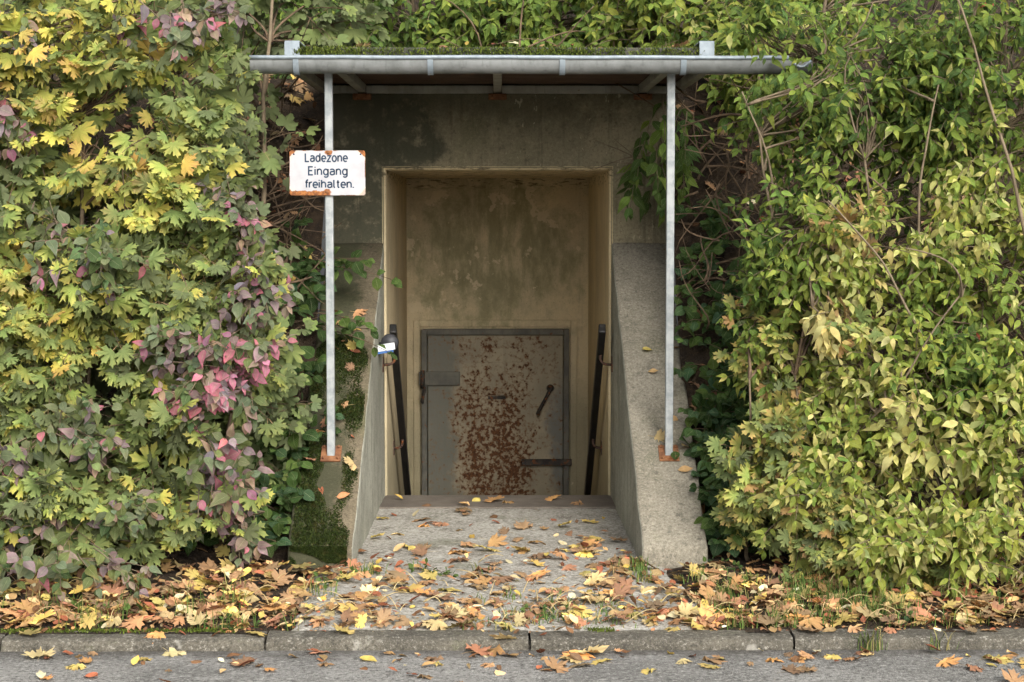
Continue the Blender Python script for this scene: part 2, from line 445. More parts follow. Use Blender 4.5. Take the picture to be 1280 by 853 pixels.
# ------------------------------------------------------------------ ground, road, kerb, path
FY, BY = 10.1, 12.4                     # facade plane, back wall plane
OW = .62                                # half width of the opening
WO = .935                               # outer side of the wing walls
WF = 8.10                               # front end of the wing walls
def smooth(t): t = np.clip(t, 0, 1); return t * t * (3 - 2 * t)
def ground_z(x, y):
    n = noise.noise(Vector((x * 1.7, y * 1.7, 3.1))) * .02 + noise.noise(Vector((x * 7, y * 7, 1.1))) * .008
    ax = abs(x)
    flat = .047 + .018 * float(smooth((y - 6.95) / 1.0)) + n * (1 - .95 * (y < 7.0))
    if ax < .85 and y < 10.2: flat -= .035 * float(smooth((.85 - ax) / .12))
    d0 = 8.15 + .25 * noise.noise(Vector((x * .9, 0, 5)))
    t = (y - d0) / 2.4
    bank = 2.34 * float(smooth(t)) if ax > .92 else (2.34 if y > 10.2 else 0.0)
    up = max(0, min(y, 17) - 10.5) * .42
    return flat + bank + up + n * 2.5 * float(smooth(t))

xs = np.unique(np.r_[np.linspace(-60, -4.5, 16), np.linspace(-4.5, -WO + .01, 46), np.linspace(-WO + .01, WO - .01, 16), np.linspace(WO - .01, 4.5, 46), np.linspace(4.5, 60, 16)])
ys = np.unique(np.r_[6.86, np.linspace(6.95, 10.22, 44), np.linspace(10.22, 13, 24), np.linspace(13, 60, 20)])
V = np.array([(x, y, ground_z(x, y)) for y in ys for x in xs])
nx = len(xs)
T = []
for j in range(len(ys) - 1):
    for i in range(nx - 1):
        xm, ym = (xs[i] + xs[i + 1]) / 2, (ys[j] + ys[j + 1]) / 2
        if abs(xm) < WO - .01 and 8.4 < ym < 10.2: continue
        a = j * nx + i
        T += [(a, a + 1, a + nx + 1), (a, a + nx + 1, a + nx)]
ground = link('ground', mesh_np('ground', V, T), 'soil'); tag(ground, 'dark soil bank under the shrubs', kind='structure')

road = link('road', mesh_np('road', [(-60, -40, 0), (60, -40, 0), (60, 6.86, 0), (-60, 6.86, 0)], [(0, 1, 2), (0, 2, 3)], smooth=False), 'road')
tag(road, 'pale worn asphalt road in front of the kerb', kind='structure')
kerb_bed = box('kerb', -14, 14, 6.80, 6.89, -.1, .015, 'kerb', None, 0); tag(kerb_bed, 'row of weathered concrete kerb stones along the road', kind='structure')
for i in range(-7, 8):
    x0 = .122 + i * 1.0
    prof = [(6.762, -.08), (6.772, .024), (6.782, .038), (6.802, .046), (6.90, .049), (6.90, -.08)]
    bm = prism_bm(prof, 0, x0 + .004, x0 + .994)
    rough_up(bm, .0055, 9, maxlen=.05)
    dz, dy = random.uniform(-.003, .003), random.uniform(-.004, .004)
    bmesh.ops.translate(bm, verts=bm.verts[:], vec=(0, dy, dz))
    bm_obj('kerb_stone', bm, 'kerb', kerb_bed)

# worn concrete path: irregular slab between kerb and sill
pv, pt = [], []
pxs = np.linspace(-.98, .98, 60); pys = np.linspace(6.895, 9.74, 100)
def path_z(x, y):
    z = .050 + .014 * float(smooth((y - 6.9) / 1.2)) + .004 * noise.noise(Vector((x * 3, y * 3, 0))) + .003 * noise.noise(Vector((x * 14, y * 14, 0)))
    z -= .012 * float(smooth((6.97 - y) / .06))
    if y < 8.3:
        edge = .78 + .16 * noise.noise(Vector((y * 1.9, 2.2 * (x > 0), 0))) + .05 * noise.noise(Vector((y * 9, 7.2 * (x > 0), 0)))
        z -= .06 * float(smooth((abs(x) - edge) / .1))
    return z
for y in pys:
    for x in pxs: pv.append((x, y, path_z(x, y)))
for j in range(len(pys) - 1):
    for i in range(len(pxs) - 1):
        xm, ym = (pxs[i] + pxs[i + 1]) / 2, (pys[j] + pys[j + 1]) / 2
        if ym > 8.5 and abs(xm) > .74: continue
        a = j * len(pxs) + i
        pt += [(a, a + 1, a + len(pxs) + 1), (a, a + len(pxs) + 1, a + len(pxs))]
path = link('path', mesh_np('path', pv, pt), 'path'); tag(path, 'worn concrete path up to the bunker entrance', kind='structure')

# ------------------------------------------------------------------ bunker entrance
bunker = empty('bunker_entrance', (0, FY, .08))
tag(bunker, 'weathered concrete bunker entrance with sloping wing walls and a sunken doorway', 'bunker')
# facade with opening, cut into a strip-wise prism
OT = 1.894
poly = [(-WO, -.3), (-OW - .012, -.3), (-OW - .012, OT + .012), (OW + .012, OT + .012), (OW + .012, -.3), (WO, -.3), (WO, 2.44), (-WO, 2.44)]
bm = prism_bm(poly, 1, FY, FY + .28)
bm_obj('facade_wall', bm, 'facade', bunker)
# plaster lining of the passage: one thin-walled shell (two sides, ceiling), chamfered at its front edge
o_, i_ = .010, 0.0
bm = bmesh.new()
def ring(half, top, y): return [bm.verts.new(p) for p in ((-half, y, -1.2), (-half, y, top), (half, y, top), (half, y, -1.2))]
rings = [ring(OW + .02, OT + .02, FY - .004), ring(OW, OT, FY + .022), ring(OW, OT, FY + .8), ring(OW, OT, BY)]
rings += [ring(OW + .03, OT + .03, BY), ring(OW + .03, OT + .03, FY + .3)]
for a, b in zip(rings[:-1], rings[1:]):
    for k in range(3): bm.faces.new((a[k], a[k + 1], b[k + 1], b[k]))
bm_obj('passage_lining', bm, 'plaster', bunker)
box('back_wall', -OW - .1, OW + .1, BY + .002, BY + .2, -1.2, OT + .1, 'plaster', bunker, 0)
# raised plaster border round the door
DX = -.016
for (x0, x1, z0, z1) in ((-.56, -.515, -1.05, .93), (.515, .56, -1.05, .93), (-.515, .515, .885, .93)):
    box('door_surround', DX + x0, DX + x1, BY - .014, BY + .001, z0, z1, 'plaster', bunker, .004)
# steps going down
box('sill', -OW - .035, OW + .035, 9.71, 10.13, -.2, .074, 'sill', bunker, .008)
for k in range(6):
    box('step', -OW + .001, OW - .001, 10.13 + k * .26, 10.39 + k * .26 + .3, -1.2, .074 - .17 * (k + 1), 'sill', bunker, .006)
box('landing', -OW + .001, OW - .001, 11.7, BY, -1.3, -1.1, 'sill', bunker, 0)
# wing walls
def wing(s):
    inner_f, inner_b = .652, OW + .012
    prof = [(WF, -.3), (WF, .15), (FY + .002, 1.493), (FY + .002, -.3)]
    bm = bmesh.new()
    A = [bm.verts.new((s * (inner_f if y == WF else inner_b), y, z)) for y, z in prof]
    B = [bm.verts.new((s * (WO + .012 if y == WF else WO + .006), y, z)) for y, z in prof]
    bm.faces.new(A); bm.faces.new(B[::-1])
    for i in range(4): bm.faces.new((A[i], A[(i + 1) % 4], B[(i + 1) % 4], B[i]))
    bmesh.ops.recalc_face_normals(bm, faces=bm.faces[:])
    bmesh.ops.bevel(bm, geom=bm.edges[:], offset=.012, segments=2, affect='EDGES', profile=.5)
    rough_up(bm, .005, 6, maxlen=.06)
    bmesh.ops.recalc_face_normals(bm, faces=bm.faces[:])
    me = bpy.data.meshes.new('wing_wall'); 
    for f in bm.faces: f.material_index = 1 if f.normal.x * s < -.8 else 0
    bm.to_mesh(me); bm.free()
    for p in me.polygons: p.use_smooth = True
    me.materials.append(MAT['wing_left' if s < 0 else 'wing']); me.materials.append(MAT['wing_inner'])
    o = link('wing_wall', me, None, bunker)
    o['label'] = 'sloping wing wall overgrown with moss' if s < 0 else 'sloping bare grey wing wall'
wing(-1); wing(1)
def wing_top(y): return .15 + (1.493 - .15) * (y - WF) / (FY - WF)

# door
door = box('door', DX - .462, DX + .462, BY - .05, BY - .012, -1.09, .828, 'door', bunker, .006)
for (x0, x1, z0, z1) in ((-.503, -.466, -1.09, .87), (.466, .503, -1.09, .87), (-.466, .466, .832, .87)):
    box('door_frame', DX + x0, DX + x1, BY - .07, BY + .001, z0, z1, 'door_frame', bunker, .004)
def pxm(x, D): return (x - 622) * D / 2270
def pzm(y, D): return CAM_Z - (y - 270) * D / 2270
D_ = BY - .06
# riveted raised panel
px0, px1, pz0, pz1 = pxm(594, D_), pxm(655, D_), pzm(495, D_), pzm(453, D_)
box('cover_plate', px0, px1, BY - .058, BY - .049, pz0, pz1, 'door', door, .003)
# handle: boss and lever
hx, hz = pxm(688, D_), pzm(486, D_)
hd = tube_obj('handle', [(hx, BY - .05, hz), (hx, BY - .075, hz), (hx, BY - .1, hz), (hx, BY - .108, hz)], [.026, .024, .02, .015], 'iron', door, 14)
lv = tube_obj('lever', bez((hx, BY - .1, hz), (hx - .02, BY - .13, hz - .05), (hx - .07, BY - .12, hz - .12), (pxm(672, D_), BY - .11, pzm(518, D_)), 8), [.016, .014, .012, .012, .012, .012, .013, .014], 'iron', door, 10)
# hinge strap with its pin and hook
box('hinge_strap', pxm(527, D_) - .02, pxm(575, D_), BY - .082, BY - .056, pzm(482, D_), pzm(465, D_), 'door_frame', door, .004)
tube_obj('hinge_pin', [(pxm(528, D_), BY - .085, pzm(463, D_)), (pxm(528, D_), BY - .085, pzm(485, D_))], .016, 'iron', door, 10)
tube_obj('hinge_hook', bez((pxm(530, D_), BY - .08, pzm(484, D_)), (pxm(531, D_), BY - .13, pzm(490, D_)), (pxm(526, D_), BY - .13, pzm(503, D_)), (pxm(528, D_), BY - .08, pzm(503, D_)), 9), .011, 'iron', door, 8)
box('latch_bar', pxm(652, D_), pxm(715, D_), BY - .095, BY - .073, pzm(583, D_), pzm(575, D_), 'iron', door, .003)
box('hinge_strap', pxm(527, D_) - .02, pxm(575, D_), BY - .082, BY - .056, -.75, -.66, 'door_frame', door, .004)
box('slot', pxm(610, D_), pxm(632, D_), BY - .053, BY - .047, pzm(500, D_), pzm(496, D_), 'iron', door, .001)

# handrails
def handrail(s, label):
    r = empty('handrail', (s * .56, 9.8, .09)); tag(r, label, 'handrail', 'handrails down the steps')
    X = s * .566
    p0, p1 = Vector((X, 9.80, 1.035)), Vector((X, 12.15, -.69))
    d = (p1 - p0).normalized(); n = Vector((1, 0, 0)).cross(d)
    bm = bmesh.new()
    hw, hh = .019, .028
    A = [bm.verts.new(p0 + Vector((a * hw, 0, 0)) + n * b * hh) for a, b in ((-1, -1), (1, -1), (1, 1), (-1, 1))]
    B = [bm.verts.new(p1 + Vector((a * hw, 0, 0)) + n * b * hh) for a, b in ((-1, -1), (1, -1), (1, 1), (-1, 1))]
    bm.faces.new(A); bm.faces.new(B[::-1])
    for i in range(4): bm.faces.new((A[i], A[(i + 1) % 4], B[(i + 1) % 4], B[i]))
    bmesh.ops.recalc_face_normals(bm, faces=bm.faces[:])
    bmesh.ops.bevel(bm, geom=bm.edges[:], offset=.006, segments=2, affect='EDGES', profile=.5)
    bm_obj('rail', bm, 'rail', r)
    for t in (.075, .40, .73, .97):
        c = p0.lerp(p1, t)
        wx = s * (OW if c.y > FY else OW + .014)
        b = tube_obj('bracket', bez((X, c.y, c.z - .03), (X, c.y, c.z - .075), (X + s * .01, c.y, c.z - .085), (wx, c.y, c.z - .085), 9), .0075, 'bracket', r, 8)
        box('wall_plate', min(wx, wx - s * .006), max(wx, wx - s * .006), c.y - .018, c.y + .018, c.z - .125, c.z - .04, 'bracket', b, .001)
handrail(-1, 'black handrail on the left wall of the steps, beside the small white and blue fixture')
handrail(1, 'black handrail on the right wall of the steps')

# small round fixture on the left wall near the top of the handrail
fx = empty('wall_fixture', (-.60, 9.66, .96)); tag(fx, 'small dark round fixture with a white and blue plate above the left handrail', 'fixture')
tube_obj('housing', [(-.575, 9.64, .965), (-.575, 9.655, .965), (-.575, 9.70, .965), (-.575, 9.71, .965)], [.042, .047, .047, .03], 'plastic', fx, 20)
rotp = Matrix.Rotation(math.radians(-8), 3, 'Y')
box('face_plate', -.647, -.545, 9.612, 9.63, .925, .962, 'white', fx, .003, rotp)
box('blue_band', -.645, -.552, 9.6095, 9.628, .912, .924, 'blue', fx, .002, rotp)
tube_obj('arm', [(-.58, 9.68, .96), (-.61, 9.68, .955), (-.64, 9.68, .955)], .012, 'plastic', fx, 8)

# ------------------------------------------------------------------ canopy
canopy = empty('entrance_canopy', (0, 8.62, .48))
tag(canopy, 'flat mossy canopy on two thin galvanised posts over the entrance', 'canopy')
RX0, RX1 = -.985, 1.005
box('roof', RX0, RX1, 8.565, 10.5, 2.385, 2.425, 'roofing', canopy, .004)
nb = 14
for k in range(nb):                                    # soffit boards
    y0 = 8.57 + k * (1.53 / nb)
    box('soffit_board', RX0 + .003, RX1 - .003, y0 + .002, y0 + 1.53 / nb - .002, 2.362 + random.uniform(0, .002), 2.3835, 'board', canopy, .002)
for X in (-.955, -.745, 0.0, .80, .985):
    box('beam', X - .022, X + .022, 8.60, 10.09, 2.316, 2.361, 'beam', canopy, .003)
segs = [(-.93, -.769), (-.721, -.024), (.024, .776), (.824, .93)]
for a, b in segs: box('cross_beam', a, b, 10.045, 10.096, 2.312, 2.354, 'beam', canopy, .003)
for X in (-.745, 0.0, .80):
    bk = box('rusty_bracket', X - .05, X + .05, 10.03, 10.098, 2.277, 2.309, 'rust', canopy, .004)
    for q in (-.03, .03): tube_obj('bolt', [(X + q, 10.02, 2.292), (X + q, 10.035, 2.292)], .009, 'rust', bk, 6)
for X, lab in ((-.795, 'post carrying the enamel sign'), (.818, 'post without a sign')):
    y = 8.62; zb = wing_top(y)
    po = box('post', X - .0185, X + .0185, y - .0185, y + .0185, zb - .02, 2.36, 'galv', canopy, .004); po['label'] = lab
    sl = math.atan2(1.343, FY - WF)
    bp = box('base_plate', X - .048, X + .048, y - .055, y + .055, zb + .004, zb + .012, 'rust', po, .002, Matrix.Rotation(sl, 3, 'X'))
    for qx in (-.034, .034):
        for qy in (-.04, .04):
            c = Vector((X + qx, y + qy * math.cos(sl), zb + .008 + qy * math.sin(sl))); nn = Vector((0, -math.sin(sl), math.cos(sl)))
            tube_obj('bolt', [c, c + nn * .016], .007, 'rust', po, 6)
# gutter: half round, bead on its front rim, torn right end
GY, GZ, GR = 8.50, 2.361, .057
def gutter():
    xg = np.r_[np.linspace(-1.142, 1.334, 60), np.linspace(1.339, 1.455, 12)]
    nA = 15
    V, T = [], []
    for shell, R in ((0, GR), (1, GR - .003)):
        for x in xg:
            a0 = 0.0
            if x > 1.349: a0 = .45 * math.sin(min(1, (x - 1.349) / .105) * math.pi) + .12
            sag = .0025 * noise.noise(Vector((x * 2.3, 1.7, 0))) + .0012 * noise.noise(Vector((x * 9, .7, 0)))
            for k in range(nA):
                a = math.pi + a0 + (math.pi - a0) * k / (nA - 1)
                V.append((x, GY + R * math.cos(a), GZ + sag + R * math.sin(a) * 1.12))
    m = len(xg)
    for sh in (0, 1):
        for i in range(m - 1):
            for k in range(nA - 1):
                a = sh * m * nA + i * nA + k
                T.append((a, a + 1, a + nA + 1, a + nA))
    return mesh_np('gutter', V, T)
gut = link('gutter', gutter(), 'zinc', canopy)
bx = np.linspace(-1.142, 1.344, 50)
tube_obj('gutter_bead', [(x, GY - GR - .002, GZ + .008 + .0025 * noise.noise(Vector((x * 2.3, 1.7, 0))) + .0012 * noise.noise(Vector((x * 9, .7, 0)))) for x in bx], .0095, 'zinc_bright', gut, 12)
tube_obj('torn_rim', [(1.369 + .01 * k, GY - GR * .93 + .004, GZ - .03 * math.sin(math.pi * (k + 1) / 9) - .004) for k in range(9)], .006, 'zinc_bright', gut, 8)
for X in (-.93, -.31, .30, .86):
    pts = [(X, GY + (GR + .002) * math.cos(a), GZ + (GR + .002) * math.sin(a) * 1.12) for a in np.linspace(math.pi * .98, 2 * math.pi * 1.0, 14)]
    V, T = [], []
    for (x, y, z) in pts: V += [(x - .013, y, z), (x + .013, y, z)]
    pts2 = [(X, GY + (GR + .005) * math.cos(a), GZ + (GR + .005) * math.sin(a) * 1.12) for a in np.linspace(math.pi * .98, 2 * math.pi * 1.0, 14)]
    for (x, y, z) in pts2: V += [(x - .013, y, z), (x + .013, y, z)]
    for k in range(13):
        for o in (0, 28): T.append((o + 2 * k, o + 2 * k + 1, o + 2 * k + 3, o + 2 * k + 2))
        T.append((2 * k, 2 * k + 2, 28 + 2 * k + 2, 28 + 2 * k)); T.append((2 * k + 1, 2 * k + 3, 28 + 2 * k + 3, 28 + 2 * k + 1))
    link('gutter_strap', mesh_np('gutter_strap', V, T, smooth=False), 'zinc_bright', gut)
for X, s in ((-.985, -1), (1.005, 1)):                  # folded edge flashing with its raised front corner
    prof = [(8.555, 2.375), (8.555, 2.452), (8.61, 2.447), (10.5, 2.447), (10.5, 2.375)]
    bm = prism_bm(prof, 0, X + s * .002, X + s * .008); bm_obj('edge_flashing', bm, 'zinc', canopy)
    x0, x1 = sorted((X + s * .008, X - s * .062))
    box('flashing_corner', x0, x1, 8.544, 8.552, 2.38, 2.449, 'zinc_bright', canopy, .001)
    box('edge_roll', x0, x1, 8.552, 10.4, 2.4475, 2.455, 'zinc_bright', canopy, .002)

# ------------------------------------------------------------------ enamel sign
SX0, SX1, SZ0, SZ1, SY = -.9795, -.6225, 1.7355, 1.9465, 8.59
scx, scz = (SX0 + SX1) / 2, (SZ0 + SZ1) / 2
sign = empty('enamel_sign', (scx, SY, scz)); tag(sign, 'white enamel sign with rusty corners reading Ladezone Eingang freihalten, fixed to the left post', 'sign')
hx_, hz_, r_ = .1785, .1055, .012
outl = []
for cx, cz, a0 in ((hx_ - r_, hz_ - r_, 0), (-hx_ + r_, hz_ - r_, 90), (-hx_ + r_, -hz_ + r_, 180), (hx_ - r_, -hz_ + r_, 270)):
    for k in range(6):
        a = math.radians(a0 + k * 18); outl.append((cx + r_ * math.cos(a), cz + r_ * math.sin(a)))
bm = prism_bm(outl, 1, -.004, .004)
bmesh.ops.recalc_face_normals(bm, faces=bm.faces[:])
bmesh.ops.bevel(bm, geom=[e for e in bm.edges if abs(e.verts[0].co.y - e.verts[1].co.y) < 1e-6], offset=.002, segments=2, affect='EDGES')
sp = bm_obj('sign_plate', bm, 'enamel'); sp.parent = sign
for q, (x, z) in enumerate(((.006, .1 - .004), (-.002, -.088))):
    o = tube_obj('screw', [(x, -.0035, z), (x, -.007, z), (x, -.009, z)], [.008, .0075, .004], 'rust', None, 10); o.parent = sign
for sx in (-1, 1):
    o = tube_obj('screw_hole', [(sx * .157, -.0042, .088), (sx * .157, -.0046, .088)], .0045, 'ink', None, 10); o.parent = sign
def arc(cx, cy, rx, ry, a0, a1, n=14):
    return [(cx + rx * math.cos(math.radians(a0 + (a1 - a0) * k / n)), cy + ry * math.sin(math.radians(a0 + (a1 - a0) * k / n))) for k in range(n + 1)]
OV = arc(.37, .5, .37, .5, 0, 360, 22)
NARC = [(0, .55)] + arc(.34, .6, .34, .4, 180, 0, 10) + [(.68, 0)]
GL = {'L': ([[(0, 1.42), (0, 0), (.68, 0)]], .98), 'a': ([[(.03, .86), (.15, .97), (.36, 1.0), (.56, .95), (.68, .8), (.70, .62), (.70, 0)], [(.70, .58), (.30, .57), (.1, .5), (.01, .3), (.08, .1), (.27, 0), (.5, .04), (.70, .2)]], 1.06), 'd': ([OV, [(.74, 1.42), (.74, 0)]], 1.1),
      'e': ([[(.02, .5)] + [(.74, .5)] + arc(.37, .5, .37, .5, 8, 312, 18)], 1.04), 'z': ([[(0, 1), (.66, 1), (0, 0), (.68, 0)]], .98),
      'o': ([OV], 1.08), 'n': ([[(0, 1.05), (0, 0)], NARC], 1.04), 'E': ([[(.7, 1.42), (0, 1.42), (0, 0), (.7, 0)], [(0, .74), (.6, .74)]], 1.08),
      'i': ([[(0, 1.02), (0, 0)], [(0, 1.26), (0, 1.44)]], .40), 'g': ([OV, [(.74, 1.05), (.74, -.08)] + arc(.4, -.1, .34, .32, -8, -150, 9)], 1.1),
      'f': ([[(.5, 1.42), (.36, 1.40), (.24, 1.28), (.2, 1.1), (.2, 0)], [(0, .98), (.46, .98)]], .68), 'r': ([[(0, 1.05), (0, 0)], [(0, .55)] + arc(.36, .6, .36, .4, 180, 75, 7)], .66),
      'h': ([[(0, 1.42), (0, 0)], NARC], 1.04), 'l': ([[(0, 1.42), (0, .22), (.06, .06), (.2, 0)]], .5), 't': ([[(.2, 1.36), (.2, .22), (.26, .06), (.44, 0)], [(0, .98), (.44, .98)]], .74), '.': ([[(0, -.06), (0, .14)]], .2)}
def lettering(word, x0, x1, base, xh):
    w = sum(GL[c][1] for c in word) - (GL[word[-1]][1] - {'e': .74, 'g': .74, '.': 0}[word[-1]])
    kx = (x1 - x0) / w
    V, T = [], []
    pen = 0
    hw = .0035
    for c in word:
        for pl in GL[c][0]:
            P = np.array([(x0 + (pen + u) * kx, base + v * xh) for u, v in pl])
            d = np.diff(P, axis=0); d /= np.linalg.norm(d, axis=1)[:, None]
            nrm = np.c_[-d[:, 1], d[:, 0]]
            vn = np.vstack([nrm[:1], nrm[:-1] + nrm[1:], nrm[-1:]]); vn /= np.linalg.norm(vn, axis=1)[:, None]
            cs = np.r_[1, np.maximum(.5, (vn[1:-1] * nrm[1:]).sum(1)), 1]
            if np.allclose(P[0], P[-1]): vn[0] = vn[-1] = (nrm[0] + nrm[-1]) / np.linalg.norm(nrm[0] + nrm[-1])
            b = len(V)
            for p, q, k in zip(P, vn, cs):
                for sg in (1, -1): V.append((p[0] + sg * q[0] * hw / k, -.0048, p[1] + sg * q[1] * hw / k))
            for k in range(len(P) - 1): T.append((b + 2 * k, b + 2 * k + 1, b + 2 * k + 3, b + 2 * k + 2))
        pen += GL[c][1]
    o = link('lettering', mesh_np('lettering', V, T, smooth=False), 'ink'); o.parent = sign; o['label'] = 'dark blue word ' + word.strip('.')
kz = 4.043e-4
for word, a, b, bl, top in (('Ladezone', 325, 812, 306, 212), ('Eingang', 362, 808, 460, 367), ('freihalten.', 322, 880, 608, 519)):
    lettering(word, -hx_ + (a - 137) * kz, -hx_ + (b - 137) * kz, hz_ - (bl - 178) * kz, (bl - top) * kz / 1.42)

# ------------------------------------------------------------------ leaves: shapes
HALF_MAPLE = [(0, 1.12), (.06, .92), (.21, .90), (.17, .74), (.19, .58), (.31, .68), (.36, .84), (.44, .73), (.70, .80), (.57, .60), (.70, .50), (.52, .45), (.43, .36),
              (.56, .34), (.82, .24), (.57, .15), (.52, .0), (.30, .08), (.12, .0)]
HALF_SYC = [(0, 1.0), (.10, .88), (.19, .78), (.19, .66), (.17, .56), (.32, .66), (.45, .72), (.50, .60), (.54, .48), (.45, .40), (.52, .30), (.52, .18), (.42, .06), (.28, -.02), (.12, .02)]
def lobed(half, seed, curl, rib=.02, petiole=.55):
    r = random.Random(seed)
    right = half[1:]; outl = [half[0]] + right + [(0, .06)] + [(-x, y) for x, y in right[::-1]]
    V = [(0, .22, 0.0)]; rad = [0.0]; tip = [0.0]
    for i, (x, y) in enumerate(outl):
        x *= 1 + r.uniform(-.06, .06); y += r.uniform(-.02, .02)
        rr = math.hypot(x, y - .22)
        conv = rr - .48
        z = -curl * rr * rr * .8 + rib * (1 if conv < 0 else -1.0) + r.uniform(-.035, .035) + r.gauss(0, curl * .12) + .10 * curl * x
        V.append((x, y, z)); rad.append(rr); tip.append(max(0, min(1, (rr - .3) / .4)))
    n = len(outl)
    T = [(0, 1 + (i + 1) % n, 1 + i) for i in range(n)]
    b = len(V)
    if petiole:
        V += [(-.012, .08, 0), (.012, .08, 0), (.01, -petiole * .5, .05), (-.01, -petiole * .5, .05), (0, -petiole, 0)]
        T += [(b, b + 1, b + 2), (b, b + 2, b + 3), (b + 3, b + 2, b + 4)]
        rad += [0] * 5; tip += [-1] * 5
    V = np.array(V); V[:, 1] += petiole
    return V, np.array(T), np.array(tip), np.c_[np.full(len(V), .5), np.full(len(V), .5)]
def simple_leaf(seed, width, curl, fold, acum=1.3, petiole=.14, rows=7):
    r = random.Random(seed)
    V, tip, uv = [], [], []
    tw = r.uniform(-.5, .5)
    for i in range(rows):
        v = i / (rows - 1)
        w = width * .5 * (math.sin(math.pi * min(1, v ** .8)) ** .85 if 0 < v < 1 else .01) * (1.0 if v < .55 else (1 - (v - .55) / .45) ** (acum - 1) if v < 1 else 0.02)
        y = v; z = -curl * v * v + .04 * math.sin(v * 7 + seed)
        for sgn in (-1, 0, 1):
            a = tw * (v - .5)
            xx = sgn * w * (1 + r.uniform(-.06, .06)); zz = abs(sgn) * w * fold + abs(sgn) * r.uniform(-.02, .02)
            V.append((xx * math.cos(a), y * (1 - .12 * abs(curl) * v), z + zz + xx * math.sin(a)))
            tip.append(.15 if sgn == 0 else .45 + .55 * v); uv.append((sgn * .5, v))
    T = []
    for i in range(rows - 1):
        for s in (0, 1):
            a = i * 3 + s
            T += [(a, a + 1, a + 4), (a, a + 4, a + 3)]
    b = len(V); V += [(-.008, .02, 0), (.008, .02, 0), (0, -petiole, .0)]; tip += [-1] * 3; uv += [(0.3, 0)] * 3
    T.append((b, b + 2, b + 1))
    V = np.array(V); V[:, 1] += petiole
    return V, np.array(T), np.array(tip), np.array(uv)

STEMC = {'maple': (.30, .14, .08)}
KINDS = {}
def kind(name, shapes, colours, stem=(.28, .24, .09)):
    """colours: (class, centre colour, edge colour, tip colour)"""
    protos = {}
    for cname, cc, ce, ct in colours:
        lst = []
        for V, T, tip, uv in shapes:
            r = np.random.default_rng(len(lst) + sum(map(ord, cname)) % 97)
            t = np.clip(tip, 0, 1)[:, None]
            c = (np.array(cc) * (1 - t) + np.array(ce) * t) * (np.ones(3) if name.startswith('dry') else np.array((.80, .78, .60) if name == 'privet' else (.86, .90, .55) if name not in ('dogwood',) else (.8, .78, .86)))
            k = (np.clip(tip - .75, 0, .25) * 4)[:, None] * r.uniform(0, 1, (len(V), 1))
            c = c * (1 - k) + np.array(ct) * k
            c *= r.uniform(.85, 1.15, (len(V), 1))
            c[tip < 0] = stem
            me = mesh_np('leaf_' + name + '_' + cname, V, T, c, uv)
            me.materials.append(MAT['dry'] if name.startswith('dry') else MAT['leaf'])
            lst.append((V, T, c, uv, me))
        protos[cname] = lst
    KINDS[name] = protos
mshapes = [lobed(HALF_MAPLE, 10 + k, .05 + .12 * k) for k in range(4)] + [lobed(HALF_MAPLE, 15, .75, .03), lobed(HALF_MAPLE, 16, -.35, .03), lobed(HALF_MAPLE, 17, .3, .06)]
sshapes = [lobed(HALF_SYC, 30 + k, .1 + .15 * k) for k in range(4)]
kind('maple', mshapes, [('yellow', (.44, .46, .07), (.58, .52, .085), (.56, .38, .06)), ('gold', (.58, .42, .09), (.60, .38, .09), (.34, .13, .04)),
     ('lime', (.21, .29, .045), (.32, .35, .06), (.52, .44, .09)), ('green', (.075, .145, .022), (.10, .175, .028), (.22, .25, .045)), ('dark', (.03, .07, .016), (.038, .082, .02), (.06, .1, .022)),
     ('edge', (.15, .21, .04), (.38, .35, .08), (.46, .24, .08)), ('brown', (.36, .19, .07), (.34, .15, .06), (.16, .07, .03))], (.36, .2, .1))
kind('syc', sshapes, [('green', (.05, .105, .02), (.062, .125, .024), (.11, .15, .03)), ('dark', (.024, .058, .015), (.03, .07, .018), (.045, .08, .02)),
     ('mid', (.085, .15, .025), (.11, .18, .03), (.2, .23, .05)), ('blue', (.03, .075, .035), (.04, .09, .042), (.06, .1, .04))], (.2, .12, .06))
dshapes = [simple_leaf(50 + k, .62, .15 + .2 * k, .18 + .1 * (k % 2), 1.35) for k in range(4)]
kind('dogwood', dshapes, [('greygreen', (.14, .19, .085), (.19, .22, .12), (.26, .22, .16)), ('mauve', (.23, .20, .17), (.34, .22, .23), (.40, .20, .24)),
     ('pink', (.44, .22, .22), (.58, .17, .25), (.62, .09, .16)), ('olive', (.12, .17, .05), (.17, .20, .07), (.25, .2, .09)), ('blush', (.30, .25, .14), (.40, .27, .21), (.46, .22, .22)), ('green', (.07, .125, .04), (.09, .15, .05), (.12, .16, .06))], (.42, .14, .16))
pshapes = [simple_leaf(70 + k, .42, .12 + .22 * k, .25, 1.5, .10, 6) for k in range(4)]
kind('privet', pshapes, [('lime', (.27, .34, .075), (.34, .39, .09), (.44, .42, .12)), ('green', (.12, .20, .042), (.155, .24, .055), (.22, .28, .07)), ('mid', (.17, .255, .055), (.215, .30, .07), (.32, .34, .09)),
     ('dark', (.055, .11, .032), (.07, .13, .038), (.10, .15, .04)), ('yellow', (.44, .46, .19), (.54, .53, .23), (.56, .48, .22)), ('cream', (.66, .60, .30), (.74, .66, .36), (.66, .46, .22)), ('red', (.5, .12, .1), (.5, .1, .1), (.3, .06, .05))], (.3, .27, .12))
rshapes = [simple_leaf(90 + k, .78, .1 + .1 * k, .10, 1.12, .2, 6) for k in range(3)]
kind('round', rshapes, [('dark', (.04, .082, .034), (.05, .098, .042), (.07, .11, .045)), ('green', (.07, .125, .045), (.09, .15, .055), (.13, .17, .06)), ('blue', (.045, .095, .065), (.06, .115, .08), (.08, .12, .07))], (.15, .1, .05))
fm = [lobed(HALF_MAPLE, 110 + k, (-.4, -.18, .12, .3, .5)[k], .035, .8) for k in range(5)] 
